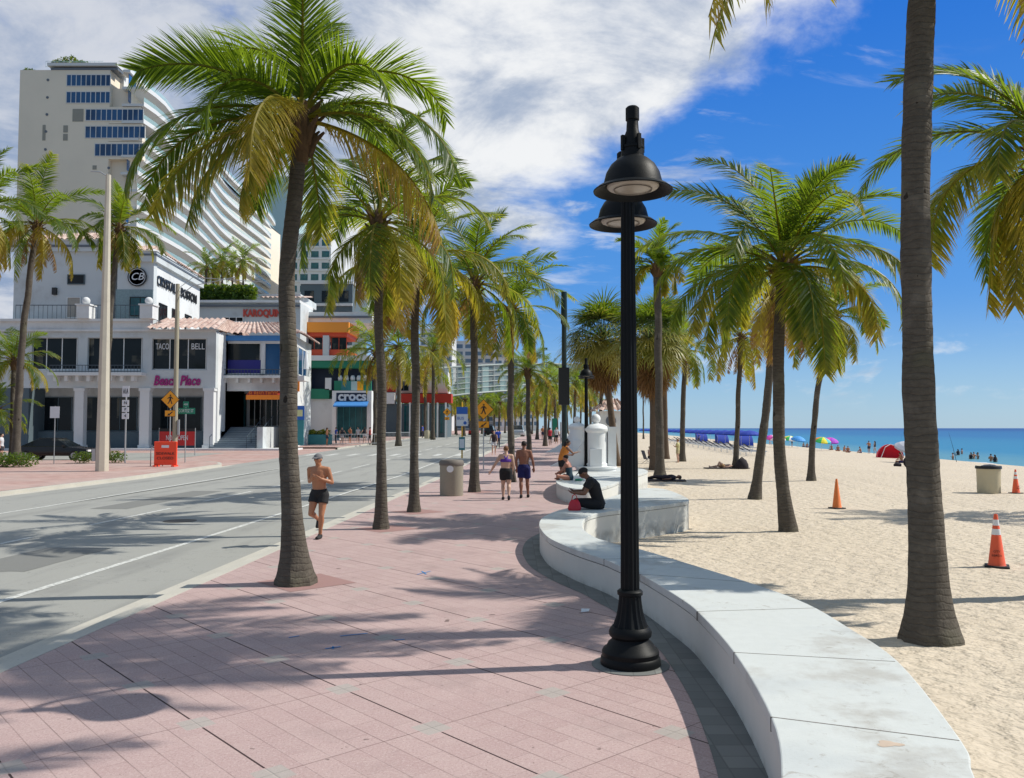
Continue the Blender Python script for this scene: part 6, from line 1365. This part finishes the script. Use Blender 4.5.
# ------------------------------------------------------------------ beach gear
def umbrella(loc, r=1.25, h=2.25, cols=('blue_fab',), label='', group=None, tilt=0):
    t = thing('beach_umbrella', loc, label, 'beach umbrella', group); t.rotation_euler = (tilt, 0, .3)
    MB().tube([(0, 0, -.2), (0, 0, h)], .022, 6).build('pole', M['sign_white'], t)
    b = MB(); n = 16; rings = [(0.02, h), (r*.4, h-.1), (r*.75, h-.28), (r, h-.52)]; mats = [M[c] for c in cols]
    for k in range(n):
        b.mat((k//2) % len(mats)); a0, a1 = 2*math.pi*k/n, 2*math.pi*(k+1)/n
        for (ra, za), (rb, zb) in zip(rings[:-1], rings[1:]): b.add([(ra*math.cos(a0), ra*math.sin(a0), za), (rb*math.cos(a0), rb*math.sin(a0), zb), (rb*math.cos(a1), rb*math.sin(a1), zb), (ra*math.cos(a1), ra*math.sin(a1), za)], [(0, 1, 2, 3)])
        rb, zb = rings[-1]; b.add([(rb*math.cos(a0), rb*math.sin(a0), zb), (rb*math.cos(a0), rb*math.sin(a0), zb-.16), (rb*math.cos(a1), rb*math.sin(a1), zb-.16), (rb*math.cos(a1), rb*math.sin(a1), zb)], [(0, 1, 2, 3)])
    b.build('canopy', mats, t); return t
ORD = ['nearest', 'second', 'third', 'fourth', 'fifth', 'sixth', 'seventh', 'eighth', 'ninth', 'tenth', 'eleventh', 'twelfth', 'thirteenth', 'fourteenth', 'fifteenth', 'sixteenth', 'seventeenth', 'eighteenth', 'nineteenth', 'twentieth']
src = None; UX = lambda Y: 29.0+.085*(Y-104)
for k in range(20):
    Y = 104+k*5.2+(k*k)*.25; x = UX(Y); z = sandz(x, Y); lab = '%s blue canvas parasol of the cabana row counted from the near end' % ORD[k]
    if src is None: src = umbrella((x, Y, z), 1.45, 2.35, label=lab, group='blue parasols of the cabana row')
    else: dup(src, (x, Y, z), None, lab)
def cabana(loc, label):
    t = thing('cabana', loc, label, 'cabana', 'blue beach cabanas'); b = MB(); n = 8; vs = []
    for i in range(n+1):
        a = R(90)*i/n; 
        for x in (-.95, .95): vs.append((x*1.0, 1.0-1.6*math.cos(a)*1.0, 1.75*math.sin(a)))
    b.add(vs, [(2*i, 2*i+1, 2*i+3, 2*i+2) for i in range(n)])
    for x in (-.95, .95): b.add([(x, 1.0, 0)]+[(x, 1.0-1.6*math.cos(R(90)*i/n), 1.75*math.sin(R(90)*i/n)) for i in range(n+1)], [tuple(range(n+2))])
    b.build('hood', M['blue_fab'], t); MB().box(-.9, .9, -.5, 1.2, .2, .35).build('lounge_pad', M['sign_white'], t); MB().box(-.95, .95, -.6, 1.3, .0, .2).build('frame', M['white_paint'], t); return t
p = at_sand(746, 447); cc = cabana((p.x, p.y, p.z), 'nearest blue hooded cabana of the row behind the loungers'); p = at_sand(722.5, 444.5); dup(cc, (p.x, p.y, p.z), .1, 'second blue hooded cabana left of the nearest one'); p = at_sand(702, 442.5); dup(cc, (p.x, p.y, p.z), .1, 'third blue hooded cabana furthest left')
def lounger(loc, label, rz):
    t = thing('sun_lounger', loc, label, 'sun lounger', 'navy loungers in front of the cabanas', rz)
    b = MB(); b.tube([(-.3, -.95, .32), (-.3, .95, .32)], .025, 5).tube([(.3, -.95, .32), (.3, .95, .32)], .025, 5); b.build('frame', M['sign_white'], t)
    b = MB(); b.obox((0, -.3, .34), (.28, 0, 0), (0, .65, 0), (0, 0, .02)); b.build('seat', M['navy'], t); b = MB(); b.obox((0, .60, .50), (.28, 0, 0), (0, .32, .17), (0, -.01, .02)); b.build('backrest', M['navy'], t)
    for x in (-.3, .3):
        for y in (-.8, .6): MB().tube([(x, y, 0), (x, y, .32)], .022, 5).build('leg', M['sign_white'], t)
    return t
src = None
for k in range(18):
    Y = 76+k*2.9+k*k*.12; x = 21.6+.08*(Y-76); lab = '%s navy lounger from the near end of the front row' % ORD[k]
    if src is None: src = lounger((x, Y, sandz(x, Y)), lab, R(82)); src.scale = (1.15, 1.15, 1.25)
    else: dup(src, (x, Y, sandz(x, Y)), R(80+(k*7) % 9), lab)
for k in range(14):
    Y = 92+k*5.0; x = 26.0+.075*(Y-92); dup(src, (x, Y, sandz(x, Y)), R(95), '%s navy lounger from the near end of the second row' % ORD[k])
mk2 = {'c_green': (.05, .5, .12), 'c_yel': (.8, .7, .03), 'c_turq': (.02, .45, .5), 'c_purp': (.35, .02, .5), 'c_pink': (.75, .08, .4), 'c_sky': (.05, .3, .7), 'c_white': (.8, .8, .8), 'c_or': (.8, .25, .03)}
for k_, c_ in mk2.items(): M[k_] = simple('parasol_cloth', c_, .7)
for px, py, cols, lab in ((821, 451, ('c_green', 'c_yel', 'c_turq', 'c_or'), 'rainbow striped beach parasol right of the curved palm'), (829, 450.5, ('c_purp', 'c_pink', 'c_purp'), 'purple beach parasol behind the rainbow one'), (771, 447, ('c_purp', 'c_pink', 'c_white'), 'purple and white parasol left of the full crowned palm trunk'), (789, 447, ('c_yel', 'c_green', 'c_white'), 'yellow and green parasol right of the full crowned palm trunk'), (797, 448, ('c_sky',), 'flat sky blue parasol beside the yellow one'), (777, 447.5, ('c_white', 'c_pink'), 'small pink and white parasol near the trunk')):
    p = at_sand(px, py); umbrella(p, 1.15, 2.0, cols, lab, 'bright parasols near the water', .25)
# red pop-up tent
p = at_sand(890, 458); t = thing('beach_tent', p, 'round red pop up beach tent left of the near palm', 'tent', rz=.2)
b = MB(); n = 12
vs = [];
for i in range(9):
    th = R(90)*i/8
    for k in range(n+1): a = R(-20+200*k/n); vs.append((1.45*math.cos(a)*math.cos(th), 1.2*math.sin(a)*math.cos(th), 1.45*math.sin(th)))
b.add(vs, [(i*(n+1)+k, i*(n+1)+k+1, (i+1)*(n+1)+k+1, (i+1)*(n+1)+k) for i in range(8) for k in range(n)]); b.build('canopy', M['pinkred'], t, True)
b = MB(); b.tube([(1.36, -.41, 0), (.7, -.35, 1.2), (0, -.1, 1.45), (-.8, -.35, 1.15), (-1.36, -.41, 0)], .03, 5); b.build('hoop', M['sign_white'], t); MB().box(-1.2, 1.2, -.5, .9, 0, .03).build('ground_sheet', M['red'], t)
p = at_sand(908, 463); u = umbrella(p, 1.35, 1.85, ('grey_fab',), 'wide pale grey parasol tilted beside the near palm trunk', None, .35); 
t = thing('beach_gear', at_sand(911, 467), 'dark bags and cooler heaped under the grey parasol', 'bags'); MB().ball((-.2, 0, .35), (.35, .3, .4), 10).build('backpack', M['towel'], t, True); MB().box(.15, .75, -.2, .25, 0, .45).build('cooler', M['red'], t); MB().ball((-.95, 0, .14), (.3, .2, .18), 10).build('bundle', M['towel'], t, True)
p = at_sand(957, 462); t = thing('fishing_rod', p, 'fishing rod planted in the sand right of the near palm', 'fishing rod'); MB().tube([(0, 0, -.2), (-.4, 0, 1.6), (-.75, 0, 2.9)], [.03, .02, .008], 6).build('rod', M['black'], t); MB().ball((-.1, -.05, .7), .07, 8).build('reel', M['black'], t)
# litter on the ground: a few dry bits
rnd = random.Random(4)
for k, (px, py) in enumerate([(676, 592), (585, 612)]):
    p = G(px+.0, py); t = thing('paper_scrap', (p.x, p.y, .006), ['crumpled white paper scrap at the foot of the wall', 'torn white scrap on the bricks left of the lamp'][k], 'litter'); b = MB()
    b.add([(-.05, -.03, 0), (.04, -.04, .01), (.06, .02, .03), (0, .04, .005), (-.04, .03, .03), (0, 0, .035)], [(0, 1, 5), (1, 2, 5), (2, 3, 5), (3, 4, 5), (4, 0, 5)]); b.build('paper', M['sign_white'], t)
# ------------------------------------------------------------------ sky, sun, camera
sd = Vector((4.08, .55, 4.22)).normalized(); EL = math.asin(sd.z)
w = bpy.data.worlds.new('World'); S.world = w; w.use_nodes = True; nt = w.node_tree; bg = nt.nodes['Background']
class WT(MT):
    def __init__(s): s.nt = nt; s.tc = nt.nodes.new('ShaderNodeTexCoord')
W = WT()
sky = nt.nodes.new('ShaderNodeTexSky'); sky.sky_type = 'NISHITA'; sky.sun_disc = False; sky.sun_elevation = EL; sky.sun_rotation = math.atan2(sd.x, sd.y); sky.air_density = 1.0; sky.dust_density = .1; sky.ozone_density = 2.2
hs = nt.nodes.new('ShaderNodeHueSaturation'); hs.inputs['Saturation'].default_value = 1.32; hs.inputs['Value'].default_value = 1.0; hs.inputs['Hue'].default_value = .505; nt.links.new(sky.outputs[0], hs.inputs['Color'])
x, y, z = W.xyz('Generated')
yy = y.mx(.02); az = x/yy; el = z/yy; rad = (x*x+y*y).op('SQRT').mx(.02); az2 = x.op('ARCTAN2', y); e2 = z/rad
zz = z.mx(.0)+.22
P_ = W.comb(x/zz, y/zz, z*0)
n1 = W.noise(1.15, 9, P_, (1.0, 1.0, 1), .56, .25); n2 = W.noise(3.6, 7, P_, None, .6, .3); n3 = W.noise(.55, 3, P_)
back = (az2*-1-.75).ramp(0, .5).mx((e2-.75).ramp(0, .4)).mx((az2-1.5).ramp(0, .2))  # sky out of view: cloud thinned, colour neutralised to shape the ambient light
edge = (e2-.245)*1.5+.05-az2
cov = (edge*1.7).mn(.34).mx(-.5)
dens = (n1*.80+n2*.50-.075+cov*.72+(n3-.5)*.45-.045)-back*.22
m1 = dens.ramp(.48, .68)
wisp = W.noise(2.4, 8, P_, (1.0, 2.6, 1), .62, .5)
low = (e2*-1+.17).ramp(0, .15)
puff = W.noise(9, 8, W.comb(az2, e2*2.2), None, .6, .2)
m2 = (wisp.ramp(.53, .70)*.75)*((edge+.28).ramp(0, .3)) 
m3 = puff.ramp(.52, .66)*((e2*-1+.13).ramp(0, .06))*(e2.ramp(.015, .05))*.55
mask = m1.mx(m2).mx(m3)
shade = (W.noise(2.6, 8, P_, None, .62, .4)*.7+n2*.3)
farleft = (az2*-1-.02).ramp(0, .35)
cw = W.mix(shade.ramp(.36, .56), (3.9, 4.7, 6.1), (9.6, 9.7, 9.7)); cg = W.mix(shade.ramp(.40, .60), (3.0, 3.9, 5.6), (6.9, 7.2, 7.8)); cc = W.mix(farleft, cw, cg)
grad = W.mix((e2.mx(0)).ramp(0, .16), (3.0, 5.6, 8.5), (.75, 3.2, 8.6)); grad = W.mix(e2.ramp(.14, .55), grad, (.10, 1.75, 7.9)); grad = W.mix(e2.ramp(.56, 1.0), grad, (2.0, 3.4, 5.4)); grad = W.mix(back, grad, (2.6, 3.9, 5.6))
fs = W.mix(.72, hs.outputs[0], grad)
fin = W.scale_col(W.mix(mask*.96, fs, cc), E(nt, (W.n('ShaderNodeValue')).outputs[0])*0+1.2)
nt.links.new(fin, bg.inputs[0]); bg.inputs[1].default_value = .080
l = bpy.data.lights.new('sun', 'SUN'); l.energy = 4.95; l.angle = R(.5); l.color = (1, .955, .86); lo = bpy.data.objects.new('sun', l); COL.objects.link(lo); lo.rotation_euler = sd.to_track_quat('Z', 'Y').to_euler()
cam = bpy.data.cameras.new('camera'); co = bpy.data.objects.new('camera', cam); COL.objects.link(co); cam.sensor_width = 36; cam.lens = F/1024*36; cam.clip_end = 20000; cam.clip_start = .05
co.location = (0, 0, CAM_H); co.rotation_euler = (R(90)+PITCH, 0, 0); S.camera = co
S.view_settings.view_transform = 'Standard'; S.view_settings.look = 'None'; S.view_settings.exposure = 0; S.view_settings.gamma = 1
S.render.resolution_x = 1024; S.render.resolution_y = 778
S.cycles.transparent_max_bounces = 12; S.cycles.max_bounces = 6
